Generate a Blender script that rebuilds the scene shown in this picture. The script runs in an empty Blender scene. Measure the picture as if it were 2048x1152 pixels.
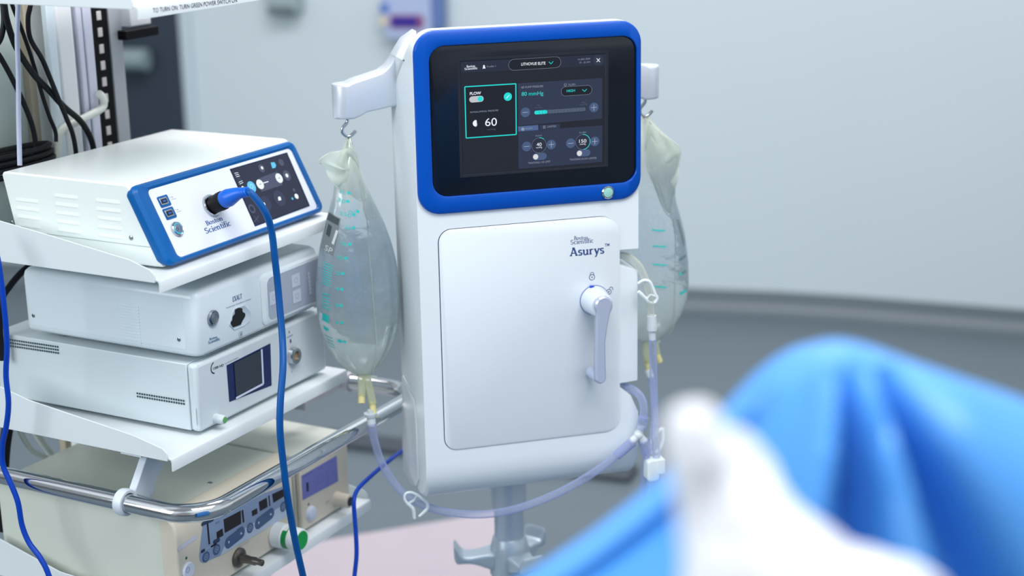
import bpy, bmesh, math, random
import numpy as np
from mathutils import Vector, Matrix
random.seed(7)
D = bpy.data; C = bpy.context.scene.collection; sc = bpy.context.scene
PI = math.pi
# ------------------------------------------------------------------ camera
FPX = 3300.0; PITCH = math.radians(15.62); ROLL = math.radians(-1.12); EYE = np.array([0, 0, 1.75])
_fw = np.array([0, math.cos(PITCH), -math.sin(PITCH)]); _rt = np.array([1.0, 0, 0]); _up = np.cross(_rt, _fw)
CR = math.cos(ROLL)*_rt + math.sin(ROLL)*_up; CU = -math.sin(ROLL)*_rt + math.cos(ROLL)*_up
cam = D.objects.new('camera', D.cameras.new('camera')); C.objects.link(cam); sc.camera = cam
cam.matrix_world = Matrix(((CR[0], CU[0], -_fw[0], EYE[0]), (CR[1], CU[1], -_fw[1], EYE[1]), (CR[2], CU[2], -_fw[2], EYE[2]), (0, 0, 0, 1)))
cam.data.sensor_width = 36; cam.data.lens = FPX/2048*36; cam.data.clip_start = .05
cam.data.dof.use_dof = True; cam.data.dof.focus_distance = 2.56; cam.data.dof.aperture_fstop = 1.9
# ------------------------------------------------------------------ light
w = D.worlds.new('world'); sc.world = w; w.use_nodes = True
nt = w.node_tree; bg = nt.nodes['Background']; tc = nt.nodes.new('ShaderNodeTexCoord'); sx = nt.nodes.new('ShaderNodeSeparateXYZ')
rp = nt.nodes.new('ShaderNodeValToRGB'); mp = nt.nodes.new('ShaderNodeMapRange')
nt.links.new(tc.outputs['Generated'], sx.inputs[0]); nt.links.new(sx.outputs['Z'], mp.inputs[0])
mp.inputs[1].default_value = -1; mp.inputs[2].default_value = 1
nt.links.new(mp.outputs[0], rp.inputs[0]); wn = nt.nodes.new('ShaderNodeTexNoise'); wn.inputs['Scale'].default_value = 1.6; wn.inputs['Detail'].default_value = 0
nt.links.new(tc.outputs['Generated'], wn.inputs['Vector']); wr = nt.nodes.new('ShaderNodeMapRange'); wr.inputs[1].default_value = .42; wr.inputs[2].default_value = .60; wr.inputs[3].default_value = .55; wr.inputs[4].default_value = 1.35
nt.links.new(wn.outputs['Fac'], wr.inputs[0]); wm = nt.nodes.new('ShaderNodeVectorMath'); wm.operation = 'SCALE'
nt.links.new(rp.outputs[0], wm.inputs[0]); nt.links.new(wr.outputs[0], wm.inputs['Scale']); nt.links.new(wm.outputs[0], bg.inputs[0])
e = rp.color_ramp.elements; e[0].position = .0; e[0].color = (.10, .11, .12, 1); e[1].position = 1; e[1].color = (.85, .88, .92, 1)
for p_, c_ in ((.44, (.18, .20, .22, 1)), (.50, (.44, .47, .49, 1)), (.60, (.83, .87, .90, 1)), (.70, (.62, .68, .72, 1)), (.80, (1.15, 1.2, 1.25, 1)), (.90, (.62, .66, .70, 1))):
    q = e.new(p_); q.color = c_
bg.inputs[1].default_value = .84
def area(name, loc, tgt, sx_, sy_, power, col):
    l = D.lights.new(name, 'AREA'); l.shape = 'RECTANGLE'; l.size = sx_; l.size_y = sy_; l.energy = power; l.color = col
    o = D.objects.new(name, l); C.objects.link(o); o.location = loc
    o.rotation_euler = (Vector(tgt)-Vector(loc)).to_track_quat('-Z', 'Y').to_euler(); return o
area('ceiling_lamp', (-.3, 3.6, 3.4), (-.3, 3.6, 0), 2.4, .7, 74, (1, .93, .95))
area('ceiling_lamp', (.6, 1.2, 3.3), (.4, 2.0, .8), 2.0, 1.0, 66, (1, .97, .97))
area('window_light', (-3.2, .4, 2.2), (-.2, 2.6, 1.0), 1.8, 1.6, 66, (.93, .98, 1))
area('ceiling_lamp', (2.4, 4.4, 3.2), (2.0, 5.5, .5), 1.6, .8, 9, (.97, .98, 1))
sc.view_settings.view_transform = 'Standard'; sc.view_settings.look = 'None'; sc.view_settings.gamma = 1
sc.view_settings.exposure = 0.10; sc.view_settings.use_curve_mapping = False
sc.cycles.use_denoising = True; sc.cycles.max_bounces = 10; sc.cycles.transparent_max_bounces = 16
sc.cycles.sample_clamp_indirect = 6; sc.cycles.caustics_refractive = False; sc.cycles.caustics_reflective = False
# ------------------------------------------------------------------ frames: places in the room measured along sight lines
def ray(x, y): return _fw + CR*(x-1024)/FPX - CU*(y-576)/FPX
def at(x, y, d): return EYE + ray(x, y)*d
class Fr:
    def __init__(s, O, yaw):
        s.O = np.array(O, float); s.yaw = yaw
        s.u = np.array([math.sin(yaw), math.cos(yaw), 0]); s.v = np.array([-math.cos(yaw), math.sin(yaw), 0]); s.z = np.array([0, 0, 1.0])
        s.rot = PI/2-yaw
    def __call__(s, u, v, z): return s.O + s.u*u + s.v*v + s.z*z
    def hit(s, x, y, ax, val):
        n = (s.u, s.v, s.z)[ax]; d = ray(x, y); t = ((s.O+n*val-EYE)@n)/(d@n); return EYE+d*t
M = Fr((.013, 2.571, 0), math.radians(74.4))      # pump console frame, front face at v = 0
K = Fr((-.509, 2.371, 0), math.radians(28.6))     # equipment trolley frame
W = Fr((0, 0, 0), PI/2)
class Pl:
    def __init__(s, O, e1, e2): s.O = np.array(O, float); s.a = e1/np.linalg.norm(e1); s.b = e2/np.linalg.norm(e2); s.n = np.cross(s.a, s.b)
    def __call__(s, x, y, h=0): return s.O+s.a*x+s.b*y+s.n*h
    def px(s, x, y):
        d = ray(x, y); t = ((s.O-EYE)@s.n)/(d@s.n); q = EYE+d*t-s.O; return np.array([q@s.a, q@s.b])
# ------------------------------------------------------------------ materials
def lin(c):
    c = [x/255 for x in c[:3]]; return tuple((x/12.92 if x <= .04045 else ((x+.055)/1.055)**2.4) for x in c)+(1,)
MT = {}
def mat(name, rgb, rough=.4, metal=0, spec=.5, emit=0, var=.012, trans=0, ior=1.45, bump=0, scale=9, alpha=1, coat=0, rvar=.015, sss=0):
    if name in MT: return MT[name]
    m = D.materials.new(name); m.use_nodes = True; n = m.node_tree; b = n.nodes['Principled BSDF']; L = n.links
    col = lin(rgb); b.inputs['Base Color'].default_value = col; b.inputs['Roughness'].default_value = rough
    b.inputs['Metallic'].default_value = metal; b.inputs['Specular IOR Level'].default_value = spec
    b.inputs['IOR'].default_value = ior; b.inputs['Transmission Weight'].default_value = trans; b.inputs['Alpha'].default_value = alpha
    b.inputs['Coat Weight'].default_value = coat
    if sss: b.inputs['Subsurface Weight'].default_value = sss; b.inputs['Subsurface Radius'].default_value = (.02, .02, .02)
    if emit: b.inputs['Emission Color'].default_value = col; b.inputs['Emission Strength'].default_value = emit; b.inputs['Base Color'].default_value = tuple(x*.12 for x in col[:3])+(1,)
    t = n.nodes.new('ShaderNodeTexCoord'); no = n.nodes.new('ShaderNodeTexNoise'); no.inputs['Scale'].default_value = scale; no.inputs['Detail'].default_value = 1
    L.new(t.outputs['Object'], no.inputs['Vector'])
    if var and not emit:
        mx = n.nodes.new('ShaderNodeMix'); mx.data_type = 'RGBA'; mx.inputs[6].default_value = tuple(max(0, x*(1-var)) for x in col[:3])+(1,)
        mx.inputs[7].default_value = tuple(min(1, x*(1+var)) for x in col[:3])+(1,)
        L.new(no.outputs['Fac'], mx.inputs[0]); L.new(mx.outputs[2], b.inputs['Base Color'])
    if rvar:
        mr = n.nodes.new('ShaderNodeMapRange'); mr.inputs[3].default_value = max(0, rough-rvar); mr.inputs[4].default_value = min(1, rough+rvar)
        L.new(no.outputs['Fac'], mr.inputs[0]); L.new(mr.outputs[0], b.inputs['Roughness'])
    if bump:
        bp = n.nodes.new('ShaderNodeBump'); bp.inputs['Strength'].default_value = bump; bp.inputs['Distance'].default_value = .002
        L.new(no.outputs['Fac'], bp.inputs['Height']); L.new(bp.outputs[0], b.inputs['Normal'])
    MT[name] = m; return m
def ink(rgb, glow=0):
    k = 'ink_%02x%02x%02x%s' % (rgb[0], rgb[1], rgb[2], 'g%d' % int(glow*10) if glow else '')
    return mat(k, rgb, .45, emit=glow, var=0, rvar=0)
white = mat('white_plastic', (226, 234, 238), .30, spec=.5)
white2 = mat('door_plastic', (226, 234, 239), .26)
bluep = mat('blue_plastic', (0, 76, 176), .36, spec=.3)
teal_blue = mat('deep_blue_plastic', (0, 90, 160), .34, spec=.3)
black_glass = mat('black_glass', (14, 20, 32), .16, spec=.5)
black = mat('black_plastic', (10, 11, 16), .5, spec=.2)
black_rub = mat('black_rubber', (12, 15, 22), .5, spec=.3)
silver = mat('silver_paint', (208, 216, 226), .30, metal=.35)
chrome = mat('chrome', (200, 205, 210), .07, metal=1, rvar=.02)
steel = mat('steel', (165, 172, 180), .25, metal=1)
alu = mat('brushed_pole', (196, 208, 222), .3, metal=.5)
shelfp = mat('shelf_paint', (214, 223, 226), .33)
d1body = mat('warm_white_enamel', (226, 234, 232), .3)
d2body = mat('cool_white_enamel', (214, 225, 231), .26)
d3body = mat('grey_white_enamel', (200, 211, 216), .36)
cream = mat('cream_enamel', (204, 210, 200), .38)
cream2 = mat('cream_plastic', (206, 200, 184), .42)
frontw = mat('front_panel', (222, 229, 240), .28)
cord_blue = mat('blue_cord', (0, 78, 148), .42, spec=.3)
cord_blue2 = mat('bright_blue_cord', (0, 60, 170), .4, spec=.3)
hosew = mat('white_hose', (205, 212, 205), .4)
greyc = mat('grey_cord', (150, 160, 180), .4)
# ------------------------------------------------------------------ mesh building (all coordinates in metres in the room)
class MB:
    def __init__(s): s.v = []; s.f = []; s.m = []; s.mats = []; s.cur = 0
    def use(s, m):
        if m not in s.mats: s.mats.append(m)
        s.cur = s.mats.index(m); return s
    def add(s, vs, fs):
        o = len(s.v); s.v += [tuple(map(float, p)) for p in vs]; s.f += [tuple(i+o for i in f) for f in fs]; s.m += [s.cur]*len(fs); return s
    def box(s, fr, u0, u1, v0, v1, z0, z1):
        vs = [fr(a, b, c) for c in (z0, z1) for a, b in ((u0, v0), (u1, v0), (u1, v1), (u0, v1))]
        return s.add(vs, [(3, 2, 1, 0), (4, 5, 6, 7), (0, 1, 5, 4), (1, 2, 6, 5), (2, 3, 7, 6), (3, 0, 4, 7)])
    def prism(s, pl, pts, h0, h1):
        n = len(pts); vs = [pl(p[0], p[1], h0) for p in pts]+[pl(p[0], p[1], h1) for p in pts]
        return s.add(vs, [tuple(range(n-1, -1, -1)), tuple(range(n, 2*n))]+[(i, (i+1) % n, n+(i+1) % n, n+i) for i in range(n)])
    def flat(s, pl, pts, h=0): return s.add([pl(p[0], p[1], h) for p in pts], [tuple(range(len(pts)))])
    def loft(s, rings, cap0=True, cap1=True, closed=False):
        n = len(rings[0]); vs = [p for r in rings for p in r]; fs = []
        for k in range(len(rings)-(0 if closed else 1)):
            a = k*n; b = ((k+1) % len(rings))*n
            fs += [(a+i, a+(i+1) % n, b+(i+1) % n, b+i) for i in range(n)]
        if cap0 and not closed: fs.append(tuple(range(n-1, -1, -1)))
        if cap1 and not closed: fs.append(tuple(range((len(rings)-1)*n, len(rings)*n)))
        return s.add(vs, fs)
    def tube(s, path, r, n=12, smooth=6, caps=True, flat=None):
        P = [np.array(p, float) for p in path]
        R = list(r) if hasattr(r, '__len__') else [r]*len(P)
        if smooth and len(P) > 2:
            Q = []; RR = []
            for i in range(len(P)-1):
                p0 = P[i-1] if i else 2*P[0]-P[1]; p1 = P[i]; p2 = P[i+1]; p3 = P[i+2] if i+2 < len(P) else 2*P[-1]-P[-2]
                for k in range(smooth):
                    t = k/smooth; Q.append(.5*((2*p1)+(-p0+p2)*t+(2*p0-5*p1+4*p2-p3)*t*t+(-p0+3*p1-3*p2+p3)*t**3)); RR.append(R[i]+(R[i+1]-R[i])*t)
            Q.append(P[-1]); RR.append(R[-1]); P, R = Q, RR
        rings = []; up = None
        for i, p in enumerate(P):
            t = P[min(i+1, len(P)-1)]-P[max(i-1, 0)]; t = t/max(np.linalg.norm(t), 1e-9)
            if up is None: up = np.array([0, 0, 1.0]) if abs(t[2]) < .9 else np.array([1.0, 0, 0])
            up = up-t*(up@t); up /= np.linalg.norm(up); sd = np.cross(t, up); fl = flat or 1
            rings.append([p+R[i]*(math.cos(a)*up*fl+math.sin(a)*sd) for a in (2*PI*k/n for k in range(n))])
        return s.loft(rings, caps, caps)
    def lathe(s, O, ax, prof, n=28, cap=True):
        O = np.array(O, float); ax = np.array(ax, float); ax /= np.linalg.norm(ax)
        a = np.cross(ax, [0, 0, 1.0]); a = a if np.linalg.norm(a) > .1 else np.array([1.0, 0, 0]); a /= np.linalg.norm(a); b = np.cross(ax, a)
        return s.loft([[O+ax*d+r*(math.cos(t)*a+math.sin(t)*b) for t in (2*PI*k/n for k in range(n))] for d, r in prof], cap, cap)
    def ball(s, O, r, sc3=(1, 1, 1), n=16):
        O = np.array(O, float); rings = []
        for i in range(1, n):
            ph = PI*i/n; rings.append([O+np.array([sc3[0]*r*math.sin(ph)*math.cos(t), sc3[1]*r*math.sin(ph)*math.sin(t), -sc3[2]*r*math.cos(ph)]) for t in (2*PI*k/(2*n) for k in range(2*n))])
        return s.loft(rings)
def rrect(x0, y0, x1, y1, r, n=6):
    r4 = r if hasattr(r, '__len__') else (r,)*4; o = []   # bl, br, tr, tl
    for (cx, cy, a0, rr) in ((x0, y0, PI, r4[0]), (x1, y0, 1.5*PI, r4[1]), (x1, y1, 0, r4[2]), (x0, y1, .5*PI, r4[3])):
        sx_ = 1 if cx == x0 else -1; sy_ = 1 if cy == y0 else -1
        for k in range(n+1):
            a = a0+PI/2*k/n; o.append((cx+sx_*rr+rr*math.cos(a), cy+sy_*rr+rr*math.sin(a)))
    return o
def circ(cx, cy, r, n=24, ry=None): return [(cx+r*math.cos(2*PI*k/n), cy+(ry or r)*math.sin(2*PI*k/n)) for k in range(n)]
def link(name, mb, mats=None, parent=None, bevel=0, label=None, smooth=True, recalc=True, seg=2, sub=0):
    me = D.meshes.new(name)
    inv = np.array(parent_world(parent).inverted()) if parent else np.eye(4)
    V = np.array(mb.v); V = np.c_[V, np.ones(len(V))]@inv.T
    me.from_pydata([tuple(p) for p in V[:, :3]], [], mb.f)
    ms = mb.mats or ([mats] if not isinstance(mats, (list, tuple)) else mats)
    for m in ms: me.materials.append(m)
    if mb.mats: me.polygons.foreach_set('material_index', mb.m)
    if recalc:
        bm = bmesh.new(); bm.from_mesh(me); bmesh.ops.recalc_face_normals(bm, faces=bm.faces); bm.to_mesh(me); bm.free()
    if smooth:
        me.polygons.foreach_set('use_smooth', [True]*len(me.polygons)); me.set_sharp_from_angle(angle=math.radians(38))
    me.update()
    o = D.objects.new(name, me); C.objects.link(o); o.parent = parent
    if bevel:
        b = o.modifiers.new('bevel', 'BEVEL'); b.width = bevel; b.segments = seg; b.limit_method = 'ANGLE'; b.angle_limit = math.radians(35); b.harden_normals = False
    if sub:
        b = o.modifiers.new('sub', 'SUBSURF'); b.levels = sub; b.render_levels = sub
    if label: o['label'] = label
    return o
def parent_world(p):
    m = Matrix.LocRotScale(p.location, p.rotation_euler, None)
    return parent_world(p.parent) @ m if p.parent else m
def thing(name, label, cat, loc, rot=0, group=None):
    o = D.objects.new(name, None); C.objects.link(o); o.location = tuple(map(float, loc)); o.rotation_euler = (0, 0, rot)
    o.empty_display_size = .05; o['label'] = label; o['category'] = cat
    if group: o['group'] = group
    return o
def solo(name, label, cat, mb, m, group=None, **kw):
    # shift the mesh so the object sits at the bottom of its own geometry
    V = np.array(mb.v); b = np.array([V[:, 0].mean(), V[:, 1].mean(), V[:, 2].min()]); mb.v = [tuple(p-b) for p in V]
    o = link(name, mb, m, None, **kw); o.location = tuple(b); o['label'] = label; o['category'] = cat
    if group: o['group'] = group
    return o
def struct(name, mb, m, parent=None, **kw):
    o = link(name, mb, m, parent, **kw)
    if not parent: o['kind'] = 'structure'
    return o
# ------------------------------------------------------------------ lettering and flat graphics printed on a plane
_tc = {}
def glyphs(txt, bold=0):
    k = (txt, bold)
    if k not in _tc:
        cu = D.curves.new('t', 'FONT'); cu.body = txt; cu.size = 1; cu.offset = bold; cu.resolution_u = 4
        ob = D.objects.new('t', cu); C.objects.link(ob); dg = bpy.context.evaluated_depsgraph_get()
        me = D.meshes.new_from_object(ob.evaluated_get(dg)); V = np.array([v.co[:2] for v in me.vertices]); F = [tuple(p.vertices) for p in me.polygons]
        D.objects.remove(ob); D.curves.remove(cu); D.meshes.remove(me); _tc[k] = (V, F, .70)
    return _tc[k]
TH, HN = .125, .055
def _band(pts, ws):
    vs = []; n = len(pts); P = np.array(pts, float)
    for i in range(n):
        t = P[min(i+1, n-1)]-P[max(i-1, 0)]; t /= np.linalg.norm(t); q = np.array([-t[1], t[0]])*ws[i]/2; vs += [P[i]-q, P[i]+q]
    return vs, [(2*i, 2*i+2, 2*i+3, 2*i+1) for i in range(n-1)]
def bar(x0, y0, x1, y1, w_): return _band([(x0, y0), (x1, y1)], [w_, w_])
def arc(cx, cy, rx, ry, a0, a1, th=TH, hn=HN, n=20):
    A = [math.radians(a0+(a1-a0)*k/n) for k in range(n+1)]
    return _band([(cx+rx*math.cos(a), cy+ry*math.sin(a)) for a in A], [hn+(th-hn)*abs(math.cos(a)) for a in A])
def slabglyph(ch, th, hn):
    X = .46; s = hn/2
    Vb = lambda x, y0, y1: bar(x, y0, x, y1, th)
    Hb = lambda x0, x1, y: bar(x0, y, x1, y, hn)
    ar = lambda *a: arc(*a, th=th, hn=hn)
    G = {
     'B': (.54, [Vb(.13, 0, .7), Hb(0, .26, s), Hb(0, .26, .7-s), ar(.24, .53, .19, .145, -90, 90), ar(.25, .19, .22, .165, -90, 90), Hb(.13, .25, .37)]),
     'o': (.52, [ar(.25, .23, .19, .21, 0, 360)]), 's': (.40, [ar(.19, .34, .12, .1, 20, 270), ar(.19, .12, .13, .1, 90, -160)]),
     'S': (.56, [ar(.26, .52, .17, .155, 20, 270), ar(.26, .18, .19, .16, 90, -160)]),
     't': (.32, [Vb(.14, .08, .6), Hb(.02, .29, X-s), ar(.23, .1, .09, .08, 180, 310)]),
     'n': (.58, [Vb(.12, 0, X), Hb(.01, .23, s), Hb(.01, .12, X-s), ar(.27, .29, .15, .15, 0, 150), Vb(.42, 0, .3), Hb(.32, .54, s)]),
     'c': (.46, [ar(.24, .23, .18, .21, 45, 315)]), 'e': (.48, [ar(.24, .23, .18, .21, 0, 318), Hb(.08, .42, .25)]),
     'i': (.26, [Vb(.13, 0, X), Hb(.02, .24, s), Hb(.02, .13, X-s), bar(.13, .57, .13, .68, th)]),
     'f': (.32, [Vb(.13, 0, .58), Hb(.02, .28, X-s), Hb(.02, .24, s), ar(.24, .58, .11, .11, 60, 180)]),
     'A': (.72, [bar(.08, 0, .33, .7, hn*1.3), bar(.33, .7, .6, 0, th), Hb(.16, .48, .23), Hb(-.02, .2, s), Hb(.48, .72, s), Hb(.2, .4, .7-s)]),
     'u': (.58, [Vb(.12, .15, X), ar(.26, .17, .14, .15, 180, 345), Vb(.43, 0, X), Hb(.0, .12, X-s), Hb(.31, .43, X-s), Hb(.43, .55, s)]),
     'r': (.42, [Vb(.12, 0, X), Hb(.01, .25, s), Hb(.01, .12, X-s), ar(.25, .28, .13, .15, 50, 170)]),
     'y': (.54, [bar(.1, X, .28, .02, th), bar(.45, X, .2, -.2, hn*1.4), Hb(.0, .2, X-s), Hb(.35, .55, X-s), Hb(.1, .22, -.2)]),
     'E': (.56, [Vb(.14, 0, .7), Hb(.02, .5, s), Hb(.02, .5, .7-s), Hb(.14, .36, .36), bar(.5, 0, .5, .18, hn), bar(.5, .52, .5, .7, hn)]),
     'X': (.64, [bar(.1, .7, .54, 0, th), bar(.54, .7, .1, 0, hn), Hb(.0, .22, s), Hb(.0, .22, .7-s), Hb(.42, .64, s), Hb(.42, .64, .7-s)]),
     'L': (.54, [Vb(.14, 0, .7), Hb(.02, .5, s), Hb(.02, .26, .7-s), bar(.5, 0, .5, .2, hn)]),
     'T': (.60, [Vb(.3, 0, .7), Hb(.04, .56, .7-s), Hb(.18, .42, s), bar(.05, .52, .05, .7, hn), bar(.55, .52, .55, .7, hn)]),
    }
    return G[ch]
def slab(txt, th=TH, hn=HN):
    V = []; F = []; x = 0
    for ch in txt:
        if ch == ' ': x += .3; continue
        adv, parts = slabglyph(ch, th, hn)
        for vs, fs in parts:
            o = len(V); V += [(p[0]+x, p[1]) for p in vs]; F += [tuple(i+o for i in f) for f in fs]
        x += adv
    return np.array(V), F, .70
class Gfx:
    """printing on a plane; points are given by where they are seen and land on the real surface"""
    def __init__(s, pl, lift=.0002, conv=None): s.pl = pl; s.mb = MB(); s.h = lift; s.step = .00012; s.c = conv or (lambda x, y: (x, y))
    def P(s, p): return s.pl.px(*s.c(*p))
    def up(s, k=1): s.h += s.step*k; return s
    def poly(s, pts, m): s.mb.use(m).flat(s.pl, [s.P(p) for p in pts], s.h); return s
    def raw(s, pts, m): s.mb.use(m).flat(s.pl, pts, s.h); return s
    def disc(s, p, r, m, ry=None): a = s.P(p); return s.raw(circ(a[0], a[1], r, 28, ry), m)
    def ring(s, p, r, w_, m, a0=0, a1=360):
        a = s.P(p); vs, fs = _band([(a[0]+r*math.cos(math.radians(t)), a[1]+r*math.sin(math.radians(t))) for t in np.linspace(a0, a1, 33)], [w_]*33)
        s.mb.use(m).add([s.pl(q[0], q[1], s.h) for q in vs], fs); return s
    def line(s, pts, w_, m):
        Q = [s.P(p) for p in pts]; s._ln(Q, w_, m); return s
    def _ln(s, Q, w_, m):
        for a, b in zip(Q[:-1], Q[1:]):
            vs, fs = _band([a, b], [w_, w_]); s.mb.use(m).add([s.pl(q[0], q[1], s.h) for q in vs], fs)
    def text(s, txt, bl, br, tl, m, bold=0, fn=None):
        V, F, cap = fn(txt) if fn else glyphs(txt, bold)
        a, b, c = s.P(bl), s.P(br), s.P(tl); e1 = b-a; L = np.linalg.norm(e1); e1 /= L; e2 = np.array([-e1[1], e1[0]])
        if e2@(c-a) < 0: e2 = -e2
        H = np.linalg.norm(c-a); x0, x1 = V[:, 0].min(), V[:, 0].max()
        pts = [a+e1*(x-x0)/(x1-x0)*L+e2*y/cap*H for x, y in V]
        s.mb.use(m).add([s.pl(q[0], q[1], s.h) for q in pts], F); return s
    def pill(s, p0, p1, r, m, w_=None):
        a, b = s.P(p0), s.P(p1); e1 = (b-a)/np.linalg.norm(b-a); an = math.atan2(e1[1], e1[0])
        pts = [(b[0]+r*math.cos(an+t), b[1]+r*math.sin(an+t)) for t in np.linspace(-PI/2, PI/2, 12)]+[(a[0]+r*math.cos(an+t), a[1]+r*math.sin(an+t)) for t in np.linspace(PI/2, 1.5*PI, 12)]
        if w_: s._ln([np.array(q) for q in pts+[pts[0]]], w_, m)
        else: s.raw(pts, m)
        return s
    def flush(s, name, parent):
        link(name, s.mb, None, parent, recalc=False, smooth=False); s.mb = MB(); return s
    def done(s, name, parent, label=None): return link(name, s.mb, None, parent, recalc=False, smooth=False, label=label)
def zc(x0, y0, sc_): return lambda x, y: (x0+x/sc_, y0+y/sc_)
#SECTIONS
# ------------------------------------------------------------------ the room
def onfloor(x, y, z=0): d = ray(x, y); return EYE+d*((z-EYE[2])/d[2])
wpts = [onfloor(-1500, 501), onfloor(0, 563), onfloor(1560, 627), onfloor(1700, 636), onfloor(2048, 665), onfloor(2900, 733), onfloor(3900, 812)]
def wallpl(i):
    a, b = wpts[i], wpts[i+1]; return Pl(a, b-a, np.array([0, 0, 1.0]))
WL = wallpl(1)
wallm = mat('wall_paint', (197, 211, 217), .55, var=.015, scale=2)
floorm = mat('floor_vinyl', (98, 111, 119), .38, var=.05, scale=3, spec=.4)
mb = MB(); mb.box(W, -6, 6, -1.5, 9, -.05, 0); struct('floor', mb, floorm, smooth=False)
mb = MB()
def wring(off, z): # wall section at each break, offset towards the room
    o = []
    for i, p in enumerate(wpts):
        a = wpts[max(i-1, 0)]; b = wpts[min(i+1, len(wpts)-1)]; t = (b-a)/np.linalg.norm(b-a); n = np.array([t[1], -t[0], 0])
        o.append(p+n*off+np.array([0, 0, z]))
    return o
R4 = [wring(0, -.05), wring(0, 3.2), wring(-.15, 3.2), wring(-.15, -.05)]
n = len(wpts); vs = [p for r in R4 for p in r]
mb.add(vs, [(k*n+i, k*n+i+1, ((k+1) % 4)*n+i+1, ((k+1) % 4)*n+i) for k in range(4) for i in range(n-1)]+[(0, n, 2*n, 3*n), (n-1, 4*n-1, 3*n-1, 2*n-1)])
struct('wall_back', mb, wallm, smooth=False)
mb = MB(); prof = [(.0, .085), (.006, .085), (.008, .08), (.009, .055), (.014, .035), (.026, .016), (.045, .005), (.07, .0012), (.0, .0012)]
rr = [wring(a, b) for a, b in prof]; vs = [p for r in rr for p in r]; k_ = len(prof)
mb.add(vs, [(k*n+i, k*n+i+1, ((k+1) % k_)*n+i+1, ((k+1) % k_)*n+i) for k in range(k_) for i in range(n-1)])
struct('baseboard_back', mb, mat('coved_vinyl', (98, 111, 119), .35))
# dark door leaf far left with pull bar and pale frame
def wall_box(mb, x0, x1, y, z0, z1, h0, h1, pl=WL):
    a = pl.px(x0, y)[0]; b = pl.px(x1, y)[0]; mb.prism(pl, [(a, z0), (b, z0), (b, z1), (a, z1)], h0, h1); return a, b
mb = MB(); a_, b_ = wall_box(mb, 150, 369, 130, .002, 2.3, .002, .04)
dr = struct('door_1', mb, mat('door_slate', (44, 56, 70), .4))
mb = MB()
hz = WL.px(280, 112)[1]
mb.tube([WL(WL.px(225, 114)[0], hz, .10), WL(WL.px(316, 108)[0], hz, .10)], .042, n=20, smooth=0); mb.tube([WL(WL.px(240, 112)[0], hz, .10), WL(WL.px(240, 112)[0], hz, .04)], .015, smooth=0)
mb.tube([WL(WL.px(300, 112)[0], hz, .10), WL(WL.px(300, 112)[0], hz, .04)], .015, smooth=0)
struct('door_handle', mb, mat('bar_grey', (128, 146, 152), .4), dr)
mb = MB(); wall_box(mb, 370, 388, 130, .002, 2.36, .002, .03); struct('trim_1', mb, mat('frame_paint', (190, 208, 216), .4))
# wall fixtures
t = thing('wall_dispenser', 'white and navy blue dispenser box high on the wall, behind the pump screen', 'dispenser', WL(*WL.px(840, 78), .0))
mb = MB(); a = WL.px(784, 72); b = WL.px(872, -30); mb.prism(WL, rrect(a[0], a[1], b[0], b[1], .015), .002, .09); link('housing', mb, mat('disp_body', (164, 180, 214), .4), t, .004)
mb = MB(); a = WL.px(868, 55); b = WL.px(893, -30); mb.prism(WL, rrect(a[0], a[1], b[0], b[1], .01), .002, .07); link('side_cover', mb, mat('disp_side', (92, 118, 170), .4), t, .004)
mb = MB(); a = WL.px(794, 51); b = WL.px(860, 24); mb.prism(WL, rrect(a[0], a[1], b[0], b[1], .008), .09, .094); link('red_border', mb, mat('disp_red', (140, 84, 124), .4), t)
mb = MB(); a = WL.px(797, 46); b = WL.px(849, 29); mb.prism(WL, rrect(a[0], a[1], b[0], b[1], .006), .094, .097); link('navy_slot', mb, mat('disp_navy', (6, 14, 140), .4), t)
mb = MB(); a = WL.px(776, 36); mb.prism(WL, circ(a[0]+.01, a[1], .014), .09, .096); link('yellow_mark', mb, mat('disp_yellow', (220, 200, 160), .4), t)
mb = MB(); a = WL.px(775, 20); b = WL.px(790, 2); mb.prism(WL, [tuple(a), (b[0], a[1]), tuple(b), (a[0], b[1])], .085, .095); link('blue_mark', mb, mat('disp_blue', (70, 110, 190), .4), t)
t = thing('wall_holder', 'small grey holder high on the wall at the top edge, left of the pump', 'holder', WL(*WL.px(576, 26), 0))
mb = MB(); a = WL.px(548, 24); b = WL.px(605, -40); mb.prism(WL, rrect(a[0], a[1], b[0], b[1], .012), .002, .07); link('housing', mb, mat('holder_grey', (150, 168, 172), .4), t, .003)
mb = MB(); a = WL.px(552, 22); b = WL.px(601, 9); mb.prism(WL, [tuple(a), (b[0], a[1]), tuple(b), (a[0], b[1])], .071, .085); link('tray', mb, mat('holder_dark', (92, 108, 112), .4), t, .003)
# pale mat and dark cable cover lying on the floor
A = [onfloor(540, 1094), onfloor(640, 1086), onfloor(900, 1043), onfloor(1012, 1022), onfloor(1012, 1300), onfloor(540, 1500)]
mb = MB(); fl = Pl((0, 0, 0), np.array([1.0, 0, 0]), np.array([0, 1.0, 0])); mb.prism(fl, [(p[0], p[1]) for p in A], .001, .006)
solo('floor_mat', 'pale pink-white mat lying on the grey floor beneath the trolley and stand', 'mat', mb, mat('mat_pale', (184, 175, 182), .25))
a, b = onfloor(640, 880), onfloor(1268, 955); q = (b-a)/np.linalg.norm(b-a); nrm = np.array([-q[1], q[0], 0])*.05
mb = MB(); mb.prism(fl, [tuple((a-nrm)[:2]), tuple((b-nrm)[:2]), tuple((b+nrm)[:2]), tuple((a+nrm)[:2])], .001, .02)
solo('cable_cover', 'dark strip lying on the floor far behind the pump stand', 'cable cover', mb, mat('strip_dark', (62, 70, 78), .5), bevel=.006)

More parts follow.
